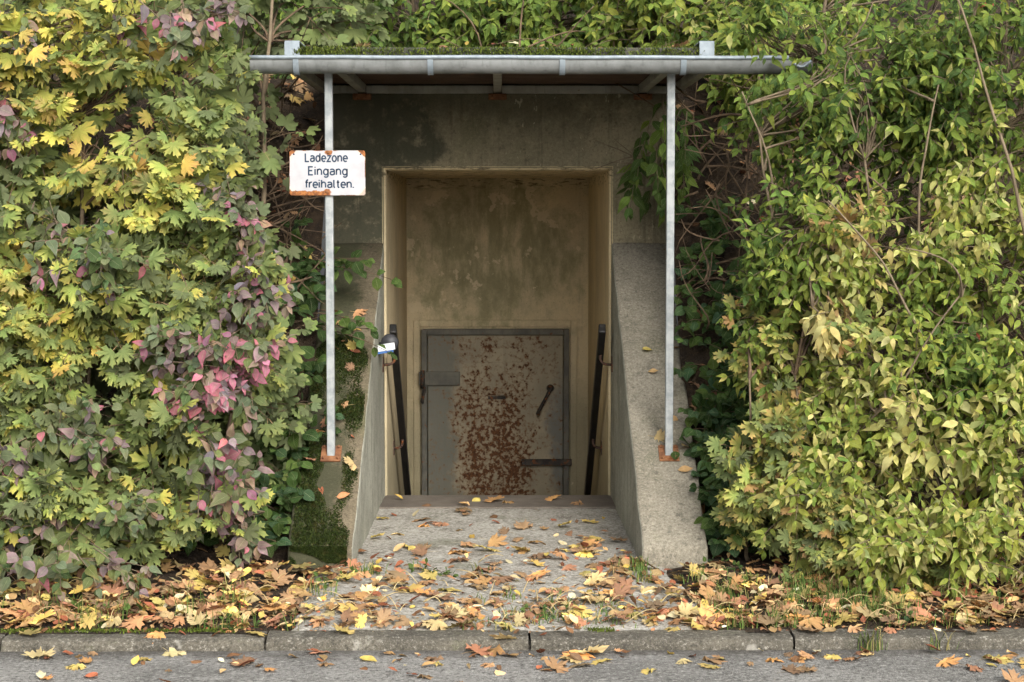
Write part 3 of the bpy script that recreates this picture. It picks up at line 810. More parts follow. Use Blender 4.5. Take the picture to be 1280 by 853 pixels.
kind('dry_maple', fm, [('yellow', (.54, .40, .08), (.58, .40, .09), (.42, .22, .06)), ('orange', (.46, .22, .06), (.44, .18, .05), (.26, .10, .03)), ('brown', (.30, .14, .06), (.27, .115, .05), (.15, .06, .03)), ('pale', (.50, .36, .15), (.56, .41, .19), (.4, .25, .11)), ('russet', (.26, .085, .045), (.22, .06, .035), (.12, .04, .025))], (.45, .30, .14))
fs = [simple_leaf(130 + k, (.55, .5, .62, .45, .58)[k], (-.45, -.2, .3, .5, .15)[k], (.35, .2, -.25, .5, .4)[k], 1.3, .15) for k in range(5)]
kind('dry_oval', fs, [('tan', (.44, .28, .12), (.48, .31, .15), (.36, .2, .1)), ('cream', (.62, .52, .30), (.68, .57, .36), (.5, .36, .18)), ('russet', (.30, .10, .05), (.27, .085, .05), (.16, .05, .03)), ('brown', (.24, .12, .06), (.20, .095, .048), (.12, .055, .03)), ('yellow', (.58, .43, .10), (.60, .42, .12), (.46, .26, .07))], (.35, .24, .12))

class Bunch:
    """all leaves of one plant; the ones that show largest become objects"""
    def __init__(s): s.items = []
    def add(s, kd, cls, pos, R, size, jit):
        s.items.append((kd, cls, random.randrange(len(KINDS[kd][cls])), np.asarray(pos, float), R, size, jit))
def cross3(a, b): return np.array((a[1] * b[2] - a[2] * b[1], a[2] * b[0] - a[0] * b[2], a[0] * b[1] - a[1] * b[0]))
def frame(d, n):
    d = unit(d)
    z = n - d * (n @ d); l = math.sqrt(z @ z)
    if l < 1e-4: z = cross3(d, (1, 0, 0.3)); l = math.sqrt(z @ z)
    z = z / l
    return np.array((cross3(d, z), d, z)).T
def unit(v): v = np.asarray(v, float); return v / (math.sqrt(v @ v) + 1e-9)
def rv(s=1.0): return rng.normal(0, s, 3)
def jitter(a=.16):
    b = math.exp(rng.normal(0, a)); h = rng.normal(0, .06)
    return (b * (1 + h), b, b * (1 - h))

# projected coverage from the camera: which leaves show largest
CP, SP, CYW, SYW = math.cos(PITCH), math.sin(PITCH), math.cos(YAW), math.sin(YAW)
def project(p):
    x, y, z = p[0], p[1], p[2] - CAM_Z
    xr, yr = x * CYW - y * SYW, x * SYW + y * CYW
    depth = yr * CP - z * SP; up = z * CP + yr * SP
    return 640 + F_PX * xr / depth, 426.5 - F_PX * up / depth, depth
GW, GH, CELL = 320, 214, 4
def coverage(bunches):
    allv = []
    for bi, b in enumerate(bunches):
        for li, (kd, cls, si, pos, R, size, jit) in enumerate(b.items):
            c = pos + R[:, 1] * size * (1.2 if kd == 'dry_maple' else .9 if kd in ('maple', 'syc') else .65)
            u, v, d = project(c)
            if -40 < u < 1320 and -40 < v < 893: allv.append((d, bi, li, u, v, size * F_PX / d * .36 * (.6 if kd in ('privet', 'dry_oval', 'dogwood') else 1), abs(R[1, 2]) * .8 + .2))
    allv.sort(reverse=True)
    buf = np.full((GH, GW), -1, np.int64)
    # the built structure hides leaves behind it: facade and canopy
    done = False
    for k, (d, bi, li, u, v, r, f) in enumerate(allv):
        if d < 10.05 and not done:
            buf[int(115 / CELL):int(640 / CELL), int(418 / CELL):int(830 / CELL)] = -1; buf[int(70 / CELL):int(115 / CELL), int(313 / CELL):int(990 / CELL)] = -1; done = True
        rr = max(1, r * math.sqrt(f)) / CELL
        x0, x1, y0, y1 = int(u / CELL - rr), int(u / CELL + rr) + 1, int(v / CELL - rr), int(v / CELL + rr) + 1
        buf[max(0, y0):max(0, min(GH, y1)), max(0, x0):max(0, min(GW, x1))] = k
    cnt = np.bincount(buf[buf >= 0], minlength=len(allv))
    res = [dict() for _ in bunches]
    for k, c in enumerate(cnt):
        if c: res[allv[k][1]][allv[k][2]] = c
    return res
def leaf_matrix(pos, R, size):
    M = Matrix.Identity(4)
    for i in range(3):
        for j in range(3): M[i][j] = R[i, j] * size
        M[i][3] = pos[i]
    return M
def flush(b, parent, cov, limit, name='leaf', rest='foliage', mincells=3, labeller=None):
    order = sorted((i for i in cov if cov[i] >= mincells), key=lambda i: -cov[i])[:limit]
    chosen = set(order)
    for i in order:
        kd, cls, si, pos, R, size, jit = b.items[i]
        o = bpy.data.objects.new(name, KINDS[kd][cls][si][4]); COL.objects.link(o)
        M = leaf_matrix(pos, R, size)
        o.color = (*jit, 1)
        if parent is not None:
            o.parent = parent; o.matrix_parent_inverse = Matrix.Translation(-WLOC[parent.name])
        o.matrix_basis = M
        if labeller: labeller(o, kd, cls, pos)
    Vs, Ts, Cs, Us, off = [], [], [], [], 0
    for i, (kd, cls, si, pos, R, size, jit) in enumerate(b.items):
        if i in chosen: continue
        V, T, c, uv, me = KINDS[kd][cls][si]
        Vs.append(V @ R.T * size + pos); Ts.append(T + off); Cs.append(c * np.array(jit)); Us.append(uv); off += len(V)
    if not Vs: return None
    me = mesh_np(rest, np.concatenate(Vs), np.concatenate(Ts), np.concatenate(Cs), np.concatenate(Us))
    o = link(rest, me, 'dry' if b.items[0][0].startswith('dry') else 'leaf', parent)
    o['kind'] = 'stuff'
    return o

# ------------------------------------------------------------------ shrubs
def pick(w):
    return random.choices(list(w), list(w.values()))[0]
UP = np.array([0, 0, 1.])
class Shrub:
    def __init__(s, name, label, cat, base, group=None, bark='bark', twig='twig'):
        s.root = empty(name, base); tag(s.root, label, cat, group)
        s.b = Bunch(); s.stems = []; s.twigs = []; s.bark, s.twig = bark, twig
    def stem(s, pts, r0, r1, n=14):
        pts = np.asarray(pts, float)
        P = bez(*pts, n) if len(pts) == 4 else pts
        for i in range(1, len(P)): P[i] += np.array(noise.noise_vector(Vector(P[i] * 3.1)))[:] * .035
        s.stems.append(P)
        tube_obj('stem', P, np.linspace(r0, r1, len(P)), s.bark, s.root, 8)
    def attach(s, p):
        best, bd = None, 1e9
        for P in s.stems:
            d = np.linalg.norm(P - p, axis=1) + np.clip(P[:, 2] - p[2] + .1, 0, None) * 2
            k = d.argmin()
            if d[k] < bd: bd, best = d[k], P[k]
        return best
    def shoot(s, start, d, length, nodes, kd, size, cls, out, droop=.25, limb=True, whorl=2, twr=.0035, face=1.0, pet=1.0):
        d = unit(d); start = np.asarray(start, float)
        pts = [start]
        dd = d.copy(); n = 6
        for i in range(n):
            dd = unit(dd - UP * droop / n + rv(.06)); pts.append(pts[-1] + dd * length / n)
        pts = np.array(pts)
        a = s.attach(start) if limb and s.stems else None
        if a is not None and np.linalg.norm(a - start) < .6:
            mid = (a + start) / 2 + rv(.05) - UP * .03
            L = bez(a, a * .6 + mid * .4 + UP * .04, mid * .5 + start * .5 - d * .08, start, 7)
            s.twigs.append(tube_np(L, np.linspace(twr * 2.2, twr * 1.1, 7), 4))
        s.twigs.append(tube_np(pts, np.linspace(twr, twr * .45, n + 1), 4))
        side0 = unit(cross3(d, UP + rv(.2)))
        for k in range(nodes):
            t = .18 + .82 * k / max(1, nodes - 1)
            i = min(n - 1, int(t * n)); f = t * n - i
            p = pts[i] * (1 - f) + pts[i + 1] * f
            tw = unit(pts[i + 1] - pts[i])
            side = side0 if k % 2 == 0 else unit(cross3(tw, side0))
            last = k == nodes - 1
            for q in range(whorl + (1 if last else 0)):
                sd = side * (1 if q == 0 else -1) if q < 2 else tw
                ld = unit(tw * (.55 if q < 2 else 1) + sd * .9 - UP * rng.uniform(.1, .7) + rv(.18) + out * .15)
                nm = unit(out * face + UP * .6 + rv(.42))
                sz = size * rng.uniform(.55, 1.22) * (1 - .25 * (t > .9))
                c = cls(p) if callable(cls) else pick(cls)
                e = p + ld * sz * 1.2
                if -1.04 < e[0] < -.58 and 1.69 < e[2] < 2.0 and e[1] < 8.8: continue
                if .9 < e[0] < 1.46 and 2.24 < e[2] < 2.50 and e[1] < 8.7 and random.random() < .88: continue
                s.b.add(kd, c, p, frame(ld, nm), sz, jitter())
    def cloud(s, ells, per, **kw):
        """shoots whose tips end in the outer layers of a set of ellipsoids"""
        for (cx, cy, cz, rx, ry, rz, wgt) in ells:
            left = int(per * wgt)
            while left > 0:
                v0 = unit(rv())
                if v0[1] > .25: v0[1] *= -1
                r0 = rng.uniform(.4, 1.12) ** .7
                k = int(rng.integers(2, 6)); left -= k
                for _ in range(k):
                    v = unit(v0 + rv(.22)); r = r0 * rng.uniform(.85, 1.05)
                    p = np.array([cx + v[0] * rx * r, cy + v[1] * ry * r, cz + v[2] * rz * r])
                    if abs(p[0]) < 1.0 and 8.2 < p[1] < 10.4 and p[2] < 2.5: continue
                    p[2] = max(p[2], .16)
                    out = unit(np.array([v[0] * .5, -1.0, v[2] * .25 + .15]))
                    L = kw['length'] * rng.uniform(.7, 1.25)
                    d = unit(v * .7 + out * .6 + UP * rng.uniform(-.1, .5) + rv(.3))
                    q = {k: x for k, x in kw.items() if k != 'length'}
                    s.shoot(p - d * L * .7, d, L, out=out, **q)
    def finish(s):
        if s.twigs:
            s.twigs = [(V, T) for V, T in s.twigs if not ((V[:, 0] > -1.06) & (V[:, 0] < -.55) & (V[:, 2] > 1.68) & (V[:, 2] < 2.02) & (V[:, 1] < 8.8)).any()]
            s.twigs = [(V, T) for V, T in s.twigs if not ((V[:, 0] > .9) & (V[:, 0] < 1.42) & (V[:, 2] > 2.27) & (V[:, 2] < 2.45) & (V[:, 1] < 8.6)).any()]
            V, T = join_np(s.twigs)
            o = link('twigs', mesh_np('twigs', V, T), s.twig, s.root); o['kind'] = 'stuff'

shrubs = []
def n3(p, f, o=0.0): return noise.noise(Vector((p[0] * f + o, p[1] * f, p[2] * f)))

# -- left: dark sycamore thicket behind
S = Shrub('sycamore_thicket', 'dark green lobed leaves behind the yellow maple, left of the canopy post', 'shrub', (-1.6, 8.9, .4))
for x, y, tx in ((-1.2, 8.9, -1.15), (-1.7, 9.0, -1.6), (-2.3, 8.9, -2.2), (-3.0, 9.0, -3.1)):
    S.stem([(x, y, .3), (x + .1, y - .1, 1.0), (tx, y - .2, 1.8), (tx + .1, y - .1, 3.0)], .022, .006)
S.cloud([(-1.35, 8.75, 1.75, .33, .3, .55, 1), (-1.3, 8.6, .8, .35, .25, .6, .9), (-2.0, 8.75, 1.3, .9, .3, 1.1, 2.4), (-3.2, 8.8, 1.5, 1.0, .4, 1.4, 1.6), (-1.6, 9.2, 2.7, .9, .4, .5, 1.3)],
        95, length=.28, nodes=3, kd='syc', size=.088, face=1.5, cls={'green': 3.4, 'dark': 3.6, 'mid': 1.4, 'blue': .7}, droop=.4)
shrubs.append(S)

# -- left: yellow-green maple
S = Shrub('maple_sapling', 'young maple with yellow and lime lobed leaves, left of the sign', 'tree', (-1.75, 8.35, .1))
S.stem([(-1.5, 8.45, .0), (-1.52, 8.35, .9), (-1.42, 8.3, 1.8), (-1.44, 8.25, 3.1)], .028, .014)
S.stem([(-1.9, 8.3, .0), (-1.86, 8.2, .7), (-1.88, 8.15, 1.3), (-1.83, 8.1, 2.3)], .019, .007)
S.stem([(-2.14, 8.2, .0), (-2.12, 8.1, .8), (-2.16, 8.05, 1.4), (-2.05, 8.0, 2.3)], .016, .006)
S.stem([(-2.3, 8.2, .0), (-2.28, 8.1, .9), (-2.24, 8.0, 1.4), (-2.27, 8.0, 2.0)], .014, .005)
S.stem([(-3.1, 8.4, .0), (-3.1, 8.3, .9), (-3.2, 8.3, 1.8), (-3.1, 8.2, 3.0)], .025, .008)
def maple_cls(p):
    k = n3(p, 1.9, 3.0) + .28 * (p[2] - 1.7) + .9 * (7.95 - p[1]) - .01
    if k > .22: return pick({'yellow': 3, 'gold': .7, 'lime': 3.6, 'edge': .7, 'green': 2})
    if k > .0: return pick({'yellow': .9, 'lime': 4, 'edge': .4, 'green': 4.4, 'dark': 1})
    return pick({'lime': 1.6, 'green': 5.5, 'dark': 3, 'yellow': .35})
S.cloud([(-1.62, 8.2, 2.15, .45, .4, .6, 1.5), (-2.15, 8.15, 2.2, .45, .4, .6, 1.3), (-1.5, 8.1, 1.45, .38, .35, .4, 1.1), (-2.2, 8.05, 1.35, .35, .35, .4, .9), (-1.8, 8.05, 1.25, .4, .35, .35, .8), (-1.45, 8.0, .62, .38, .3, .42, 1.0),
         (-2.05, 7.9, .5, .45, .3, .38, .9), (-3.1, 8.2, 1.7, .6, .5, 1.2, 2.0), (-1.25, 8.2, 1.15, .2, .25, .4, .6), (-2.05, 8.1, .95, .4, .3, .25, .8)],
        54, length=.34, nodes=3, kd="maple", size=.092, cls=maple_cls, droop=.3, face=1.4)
shrubs.append(S)

# -- left: dogwood with pink and mauve leaves
S = Shrub('dogwood_shrub', 'dogwood shrub with pink, mauve and grey-green oval leaves among the yellow maple', 'shrub', (-1.7, 8.2, .1), twig='bark')
for x, tx, tz in ((-1.3, -1.1, 1.5), (-1.55, -1.35, 1.0), (-1.9, -1.8, 1.6), (-2.1, -2.1, 2.4), (-2.4, -2.5, 1.6)):
    S.stem([(x, 8.3, 0), (x, 8.2, .5), (tx, 8.1, tz * .6), (tx, 7.95, tz)], .012, .004)
def dog_cls(p):
    k = n3(p, 2.6, 9) + .4 * (p[0] + 1.6) + .25 * (p[2] - .8)
    if k > .12: return pick({'mauve': 2.6, 'pink': .9, 'blush': 1.2, 'greygreen': 4, 'olive': 1})
    return pick({'greygreen': 4, 'mauve': 1.2, 'blush': 1.0, 'olive': 3, 'green': 2, 'pink': .2})
S.cloud([(-1.1, 7.75, 1.02, .14, .1, .12, .32), (-1.25, 7.7, .9, .1, .08, .07, .25)], 22, length=.25, nodes=4, kd='dogwood', size=.076, cls={'pink': 3, 'blush': 1.4, 'mauve': 2.4, 'greygreen': .6}, droop=.45)
S.cloud([(-1.2, 7.85, 1.0, .24, .25, .2, .6), (-1.28, 7.8, .62, .25, .25, .22, .5), (-1.14, 8.0, 1.66, .1, .1, .14, .45), (-1.06, 7.95, 1.3, .1, .12, .16, .5), (-1.3, 7.85, 1.1, .18, .15, .12, .4), (-1.75, 7.8, 1.52, .2, .2, .15, .6), (-1.95, 7.75, .72, .3, .25, .2, .8), (-1.75, 7.75, .36, .45, .25, .2, .6), (-1.9, 7.45, .22, .5, .15, .1, .45),
         (-2.15, 7.85, 2.25, .22, .2, .35, .9), (-1.4, 8.0, 2.55, .3, .2, .12, .6), (-2.2, 7.8, .4, .25, .25, .25, .6), (-1.15, 7.95, .35, .15, .2, .2, .5), (-2.7, 7.9, 1.2, .4, .3, .9, 1)],
        30, length=.28, nodes=4, kd='dogwood', size=.072, cls=dog_cls, droop=.45)
shrubs.append(S)

# -- right: privet-like shrub
S = Shrub('privet_shrub', 'large shrub with small pale green and yellow pointed leaves, right of the entrance', 'shrub', (1.8, 8.4, .1), twig='bark')
for pts, r0, r1 in (([(1.5, 8.3, .1), (1.6, 8.2, .7), (1.75, 8.1, 1.3), (1.62, 8.0, 1.9)], .016, .005), ([(1.75, 8.35, .1), (1.8, 8.2, .8), (2.0, 8.1, 1.6), (2.1, 8.0, 2.7)], .018, .006),
                    ([(2.1, 8.3, .1), (2.1, 8.1, .8), (2.25, 8.0, 1.8), (2.2, 7.95, 2.6)], .016, .005), ([(1.35, 8.5, .1), (1.4, 8.4, .7), (1.3, 8.3, 1.3), (1.2, 8.3, 2.0)], .014, .005),
                    ([(1.45, 8.3, .1), (1.7, 8.1, .5), (1.9, 7.9, .8), (2.3, 7.8, 1.3)], .014, .005), ([(2.3, 8.3, .1), (2.0, 8.0, .7), (1.7, 7.85, 1.0), (1.35, 7.8, 1.25)], .012, .004),
                    ([(3.0, 8.4, .1), (3.0, 8.3, .9), (3.1, 8.3, 1.8), (3.0, 8.2, 3.0)], .022, .008), ([(1.6, 8.8, .3), (1.7, 8.8, 1.2), (1.5, 8.8, 2.0), (1.6, 8.7, 3.1)], .02, .007)):
    S.stem(pts, r0, r1)
for pts, r0, r1 in (([(2.35, 7.7, 1.0), (2.3, 7.68, 1.5), (2.1, 7.68, 2.0), (1.9, 7.7, 2.65)], .011, .004), ([(1.95, 7.8, .9), (1.75, 7.62, 1.25), (1.6, 7.6, 1.45), (1.38, 7.62, 1.72)], .007, .003),
                    ([(1.5, 7.9, .6), (1.62, 7.6, .85), (1.75, 7.55, 1.0), (1.9, 7.5, 1.3)], .007, .003), ([(1.2, 8.3, 1.5), (1.3, 8.2, 1.75), (1.2, 8.1, 1.95), (1.08, 8.1, 2.2)], .007, .003),
                    ([(2.0, 7.8, 1.2), (1.95, 7.6, 1.42), (1.85, 7.55, 1.5), (1.68, 7.55, 1.5)], .005, .003), ([(1.75, 7.9, 1.2), (1.8, 7.75, 1.6), (1.78, 7.7, 1.9), (1.85, 7.7, 2.2)], .008, .003)):
    S.stem(pts, r0, r1)
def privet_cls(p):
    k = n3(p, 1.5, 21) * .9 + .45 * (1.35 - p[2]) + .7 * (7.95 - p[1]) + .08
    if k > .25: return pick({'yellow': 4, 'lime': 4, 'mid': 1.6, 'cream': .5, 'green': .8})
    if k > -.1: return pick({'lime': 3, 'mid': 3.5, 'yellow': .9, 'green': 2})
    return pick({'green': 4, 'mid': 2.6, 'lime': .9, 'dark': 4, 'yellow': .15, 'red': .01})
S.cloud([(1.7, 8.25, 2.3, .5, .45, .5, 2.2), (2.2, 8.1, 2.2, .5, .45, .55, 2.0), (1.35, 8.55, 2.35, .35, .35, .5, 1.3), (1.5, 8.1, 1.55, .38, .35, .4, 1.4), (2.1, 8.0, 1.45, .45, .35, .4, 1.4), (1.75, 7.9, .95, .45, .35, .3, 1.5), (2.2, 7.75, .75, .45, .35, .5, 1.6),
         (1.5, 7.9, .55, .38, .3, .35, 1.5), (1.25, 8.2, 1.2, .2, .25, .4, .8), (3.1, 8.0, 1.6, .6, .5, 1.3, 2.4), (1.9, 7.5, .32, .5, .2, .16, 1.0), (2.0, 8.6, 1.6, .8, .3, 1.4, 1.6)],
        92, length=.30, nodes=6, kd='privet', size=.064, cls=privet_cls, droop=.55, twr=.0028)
S.cloud([(1.43, 7.72, 1.22, .12, .08, .09, 1)], 6, length=.2, nodes=4, kd='privet', size=.08, cls={'cream': 1}, droop=.5, twr=.0028)
S.cloud([(2.38, 7.75, 1.62, .12, .08, .1, 1), (1.85, 7.6, .82, .25, .1, .2, 2)], 5, length=.25, nodes=4, kd='privet', size=.1, cls={'cream': 1, 'yellow': 2}, droop=.5, twr=.0028)
shrubs.append(S)

# -- right: low maple in front of it
S = Shrub('maple_seedling', 'low maple with green leaves yellowing at their edges, right of the bare wing wall', 'shrub', (1.25, 8.1, .08))
for x, tx in ((1.15, 1.1), (1.3, 1.3), (1.5, 1.6)):
    S.stem([(x, 8.2, .05), (x, 8.1, .3), (tx, 8.0, .6), (tx, 7.9, .95)], .01, .004)
S.cloud([(1.2, 8.05, .55, .17, .25, .3, 1.2), (1.38, 7.9, .4, .2, .22, .24, 1.2), (1.75, 7.75, .22, .25, .15, .1, .5), (1.25, 8.2, 1.15, .12, .2, .25, .5), (1.5, 7.85, 1.32, .3, .1, .2, .05), (1.55, 7.9, 1.62, .2, .1, .1, .05)],
        32, length=.26, nodes=3, kd='maple', size=.078, face=1.5, cls=lambda p: pick({'green': 4, 'edge': 3, 'lime': 2, 'dark': 1.6, 'brown': .4} if p[2] < 1.2 else {'brown': 2, 'edge': 2, 'gold': 1}), droop=.35)
shrubs.append(S)

# -- round-leaved creeper on the banks beside both wing walls
def creeper(label, spots, per, base, mn):
    S = Shrub('creeper', label, 'creeper', base, 'round-leaved creepers beside the wing walls')
    for (x, y0, y1, w) in spots:
        for _ in range(int(per * w)):
            y = rng.uniform(y0, y1); xx = x + rng.normal(0, .1)
            lim = WO + .11 if x > 0 else WO - .03
            if abs(xx) < lim: xx = math.copysign(lim + abs(rng.normal(0, .05)), xx)
            z = max(ground_z(xx, y), wing_top(y) if abs(xx) < WO + .02 else 0) + rng.uniform(.02, .16)
            S.shoot((xx, y, z), unit(np.array([rng.normal(0, .5), -.8, .35])), .22, 3, 'round', .085, {'dark': 4, 'green': 2, 'blue': 2}, unit(np.array([0, -1, .4])), .4, False, 2, .0025)
    shrubs.append(S)
creeper('dark green creeper on the bank beside the bare wing wall', [(1.08, 8.3, 9.6, 1), (1.25, 8.3, 9.4, .8), (1.0, 8.2, 8.9, .5)], 75, (1.05, 8.5, .2), 0)
creeper('dark green creeper on the bank beside the mossy wing wall', [(-1.05, 8.3, 9.5, 1), (-1.2, 8.2, 9.2, .6)], 60, (-1.05, 8.5, .2), 0)

# -- on the bank above the canopy
def bank_shrub(label, ells, base, w, kd='privet', size=.085, per=120):
    S = Shrub('bank_shrub', label, 'shrub', base, 'shrubs on the bank above the canopy', twig='bark')
    for k in range(4):
        x = base[0] + rng.uniform(-.6, .6)
        S.stem([(x, base[1], base[2] - .1), (x + .1, base[1] - .05, base[2] + .3), (x + rng.uniform(-.3, .3), base[1] - .2, base[2] + .7), (x + rng.uniform(-.4, .4), base[1] - .2, base[2] + 1.2)], .014, .004)
    S.cloud(ells, per, length=.3, nodes=5, kd=kd, size=size, cls=w, droop=.8, twr=.0028)
    shrubs.append(S)
bank_shrub('dark green leafy shrub above the left end of the gutter', [(-1.5, 10.7, 2.9, .55, .45, .55, 1.4), (-.75, 10.95, 2.9, .5, .35, .5, 1.2)], (-1.1, 11, 2.5), {'dark': 4, 'green': 3, 'mid': 1.2})
bank_shrub('mid green drooping shrub above the middle of the canopy', [(-.1, 11.0, 2.85, .5, .4, .5, 1.3), (.5, 10.95, 2.88, .45, .4, .5, 1.2)], (.2, 11.1, 2.5), {'dark': 1.6, 'green': 4, 'mid': 2, 'lime': .5})
bank_shrub('pale green shrub above the torn right end of the gutter', [(1.05, 10.6, 2.85, .45, .45, .5, 1.4), (1.6, 10.2, 2.7, .5, .45, .6, 1.6), (1.3, 9.5, 2.45, .25, .3, .3, .7)], (1.2, 10.9, 2.5), {'green': 3, 'mid': 3, 'lime': 2.4, 'dark': .8, 'yellow': .4})
bank_shrub('dark shrub mass high on the bank at the back', [(-2.6, 11.3, 3.3, 1.1, .4, .8, 2), (0, 12.2, 3.6, 1.6, .4, .6, 2.4), (2.6, 11.2, 3.3, 1.1, .4, .8, 2)], (0, 12.4, 3.1), {'dark': 3, 'green': 3, 'mid': 1}, per=60)

# -- hanging leaves over the right of the facade
S = Shrub('hanging_vine', 'dark drooping leaves hanging from under the canopy beside the right post', 'vine', (.86, 9.7, 1.5), twig='bark')
for k in range(17):
    st = np.array([rng.uniform(.72, .98), rng.uniform(9.3, 9.95), rng.uniform(1.85, 2.27)])
    S.shoot(st, (rng.normal(-.15, .3), -.35, -.35), .28, 4, 'privet', .115, {'dark': 4, 'green': 1.6}, unit(np.array([0, -1, .3])), 1.0, False, 2, .003)
for k in range(6):
    a = np.array([.80, 9.6, 1.9 + rng.normal(0, .05)]); e = np.array([.55 + rng.normal(0, .07), 9.55, 1.88 + rng.normal(0, .08)])
    S.twigs.append(tube_np(bez(a, a * .6 + e * .4 + UP * .04, a * .3 + e * .7, e, 7), np.linspace(.004, .0015, 7), 4))
shrubs.append(S)
# -- sprigs reaching over the left wing wall
for (p, n, lab) in (((-.98, 9.5, 1.40), 4, 'upper leafy sprig reaching over the mossy wing wall'), ((-.96, 9.25, 1.13), 3, 'lower leafy sprig reaching towards the left handrail')):
    S = Shrub('leafy_sprig', lab, 'sprig', p)
    for k in range(n):
        S.shoot(np.array(p) + rv(.03), unit(np.array([1.0, -.1 + rng.normal(0, .1), .12 + rng.normal(0, .12)])), .42 - .08 * k, 5, 'round', .07, {'dark': 2, 'green': 3}, unit(np.array([0, -1, .5])), .3, False, 2, .003)
    shrubs.append(S)
for s in shrubs: s.finish()

# -- tangles of bare twigs in the gaps beside the facade
def tangle(label, x0, x1, y0, y1, z0, z1, n, base):
    root = empty('bare_twigs', base); tag(root, label, 'twigs', 'bare twigs in the gaps beside the facade')
    parts = []
    for _ in range(n):
        a = np.array([rng.uniform(x0, x1), rng.uniform(y0, y1), rng.uniform(z0, z1)])
        d = unit(np.array([rng.normal(0, 1), rng.normal(0, .35), rng.normal(.1, .6)]))
        e = a + d * rng.uniform(.25, .8)
        e[0] = np.clip(e[0], x0 - .1, x1 + .2) 
        P = bez(a, a * .65 + e * .35 + rv(.06), a * .3 + e * .7 + rv(.06), e, 8)
        P[:, 2] = np.maximum(P[:, 2], .1)
        r = rng.uniform(.0025, .008)
        parts.append(tube_np(P, np.linspace(r, r * .4, 8), 5))
    V, T = join_np(parts)
    o = link('twigs', mesh_np('twigs', V, T), 'twig', root); o['kind'] = 'stuff'
tangle('tangle of bare brown twigs right of the bare wing wall under the gutter', 1.0, 1.55, 8.8, 9.8, 1.0, 2.35, 120, (1.2, 9.4, 1.3))
tangle('tangle of bare brown twigs behind the sign', -1.5, -1.06, 8.95, 9.7, .9, 2.3, 130, (-1.2, 9.3, 1.2))
tangle('bare stems deep inside the privet shrub', 1.4, 2.3, 8.0, 8.5, .3, 1.9, 110, (1.9, 8.4, .1))
tangle('dry twigs lying on the mossy canopy roof', -.3, .95, 10.1, 10.6, 2.47, 2.6, 22, (.2, 10.4, 2.45))

# ------------------------------------------------------------------ fallen leaves
fallen = Bunch()
def lay(x, y, z, kd=None, tilt=.35, cw=None, size=None, nrm=None):
    kd = kd or pick({'dry_maple': 4, 'dry_oval': 6})
    cw = cw or ({'yellow': 2.3, 'orange': 2.4, 'brown': 4.2, 'pale': 1.5, 'russet': 2.2} if kd == 'dry_maple' else {'tan': 3.2, 'cream': 1.3, 'russet': 1.8, 'brown': 2.6, 'yellow': 1.3})
    size = size or (rng.uniform(.04, .095) if kd == 'dry_maple' else rng.uniform(.035, .07))
    a = rng.uniform(0, 2 * math.pi)
    d = np.array([math.cos(a), math.sin(a), rng.normal(0, tilt * .5)])
    nm = unit((UP if nrm is None else nrm) + np.array([rng.normal(0, tilt), rng.normal(-.12, tilt), 0]))
    R = frame(unit(d), nm)
    pos = np.array([x, y, z + rng.uniform(.003, .011) + size * .06 * (tilt > .12)]) - R[:, 1] * size * (1.2 if kd == 'dry_maple' else .65)
    fallen.add(kd, pick(cw), pos, R, size, jitter(.34))
def gz(x, y):
    return max(ground_z(x, y), path_z(x, y)) if abs(x) < .95 and y < 9.72 else ground_z(x, y)
cnt = 0
for _ in range(3300):                                              # beside and on the path, behind the kerb
    x, y = rng.uniform(-2.9, 2.9), 6.93 + abs(rng.normal(0, .75))
    if y > 8.6: continue
    ax = abs(x)
    if ax > .64 and ax < .97 and y > WF - .06: continue
    w = .9 if ax > .8 else .45
    if x > .25 and y < 8.25: w = max(w, .85)
    if -.95 < x < -.3 and 7.6 < y < 8.25: w = .95
    if ax < .4 and 7.6 < y < 8.2: w = .25
    w *= .55 + .7 * (noise.noise(Vector((x * 2.2, y * 2.2, 4))) + .5)
    if y < 7.05 and ax < .7: w = max(w, .55)
    if rng.uniform() > w: continue
    lay(x, y, gz(x, y) + rng.uniform(0, .025) * w, tilt=.14 + .2 * (w > .5))
for _ in range(120):
    x, y = rng.uniform(-.6, .62), rng.uniform(8.4, 9.65)
    if rng.uniform() < (.75 if x > .1 and y < 8.8 else .45): lay(x, y, gz(x, y), tilt=.2)
for x, y in ((-.18, 9.75), (-.12, 9.9), (-.02, 9.88), (.06, 9.85), (.3, 9.95), (-.55, 9.95), (.45, 9.8), (-.4, 9.74)):
    lay(x, y, .074, size=rng.uniform(.05, .09), tilt=.15)
for _ in range(330):                                               # in the gutter of the road
    x, y = rng.uniform(-2.8, 2.8), 6.73 - abs(rng.normal(0, .2))
    if rng.uniform() < .55 + .4 * noise.noise(Vector((x * 2.5, 0, 8))): lay(x, y, 0.002, tilt=.11, cw=None, size=rng.uniform(.02, .08) if rng.uniform() < .75 else None)
for x, y in ((-1.22, 6.70), (.03, 6.78), (-.02, 6.72), (.3, 6.66), (.28, 6.60), (.35, 6.69), (1.85, 6.6), (-1.7, 6.66)):
    lay(x, y, .03 if y > 6.74 else .004, 'dry_maple', .3 if y > 6.7 else .12, {'yellow': 2, 'pale': 2, 'orange': 1}, rng.uniform(.07, .1))
for _ in range(22): x = rng.uniform(-2, 2); lay(x, rng.uniform(6.81, 6.9), .05, tilt=.1)
for _ in range(2400):                                              # crumbs of broken leaves
    x, y = rng.uniform(-2.7, 2.7), 6.88 + abs(rng.normal(0, .6))
    if y > 9.6 or (abs(x) > .62 and y > 8.3): continue
    if abs(x) < .7 and rng.uniform() < .45: continue
    lay(x, y, gz(x, y) - .004, 'dry_oval', .3, {'tan': 2, 'brown': 4, 'russet': 2, 'cream': .6}, rng.uniform(.015, .035))
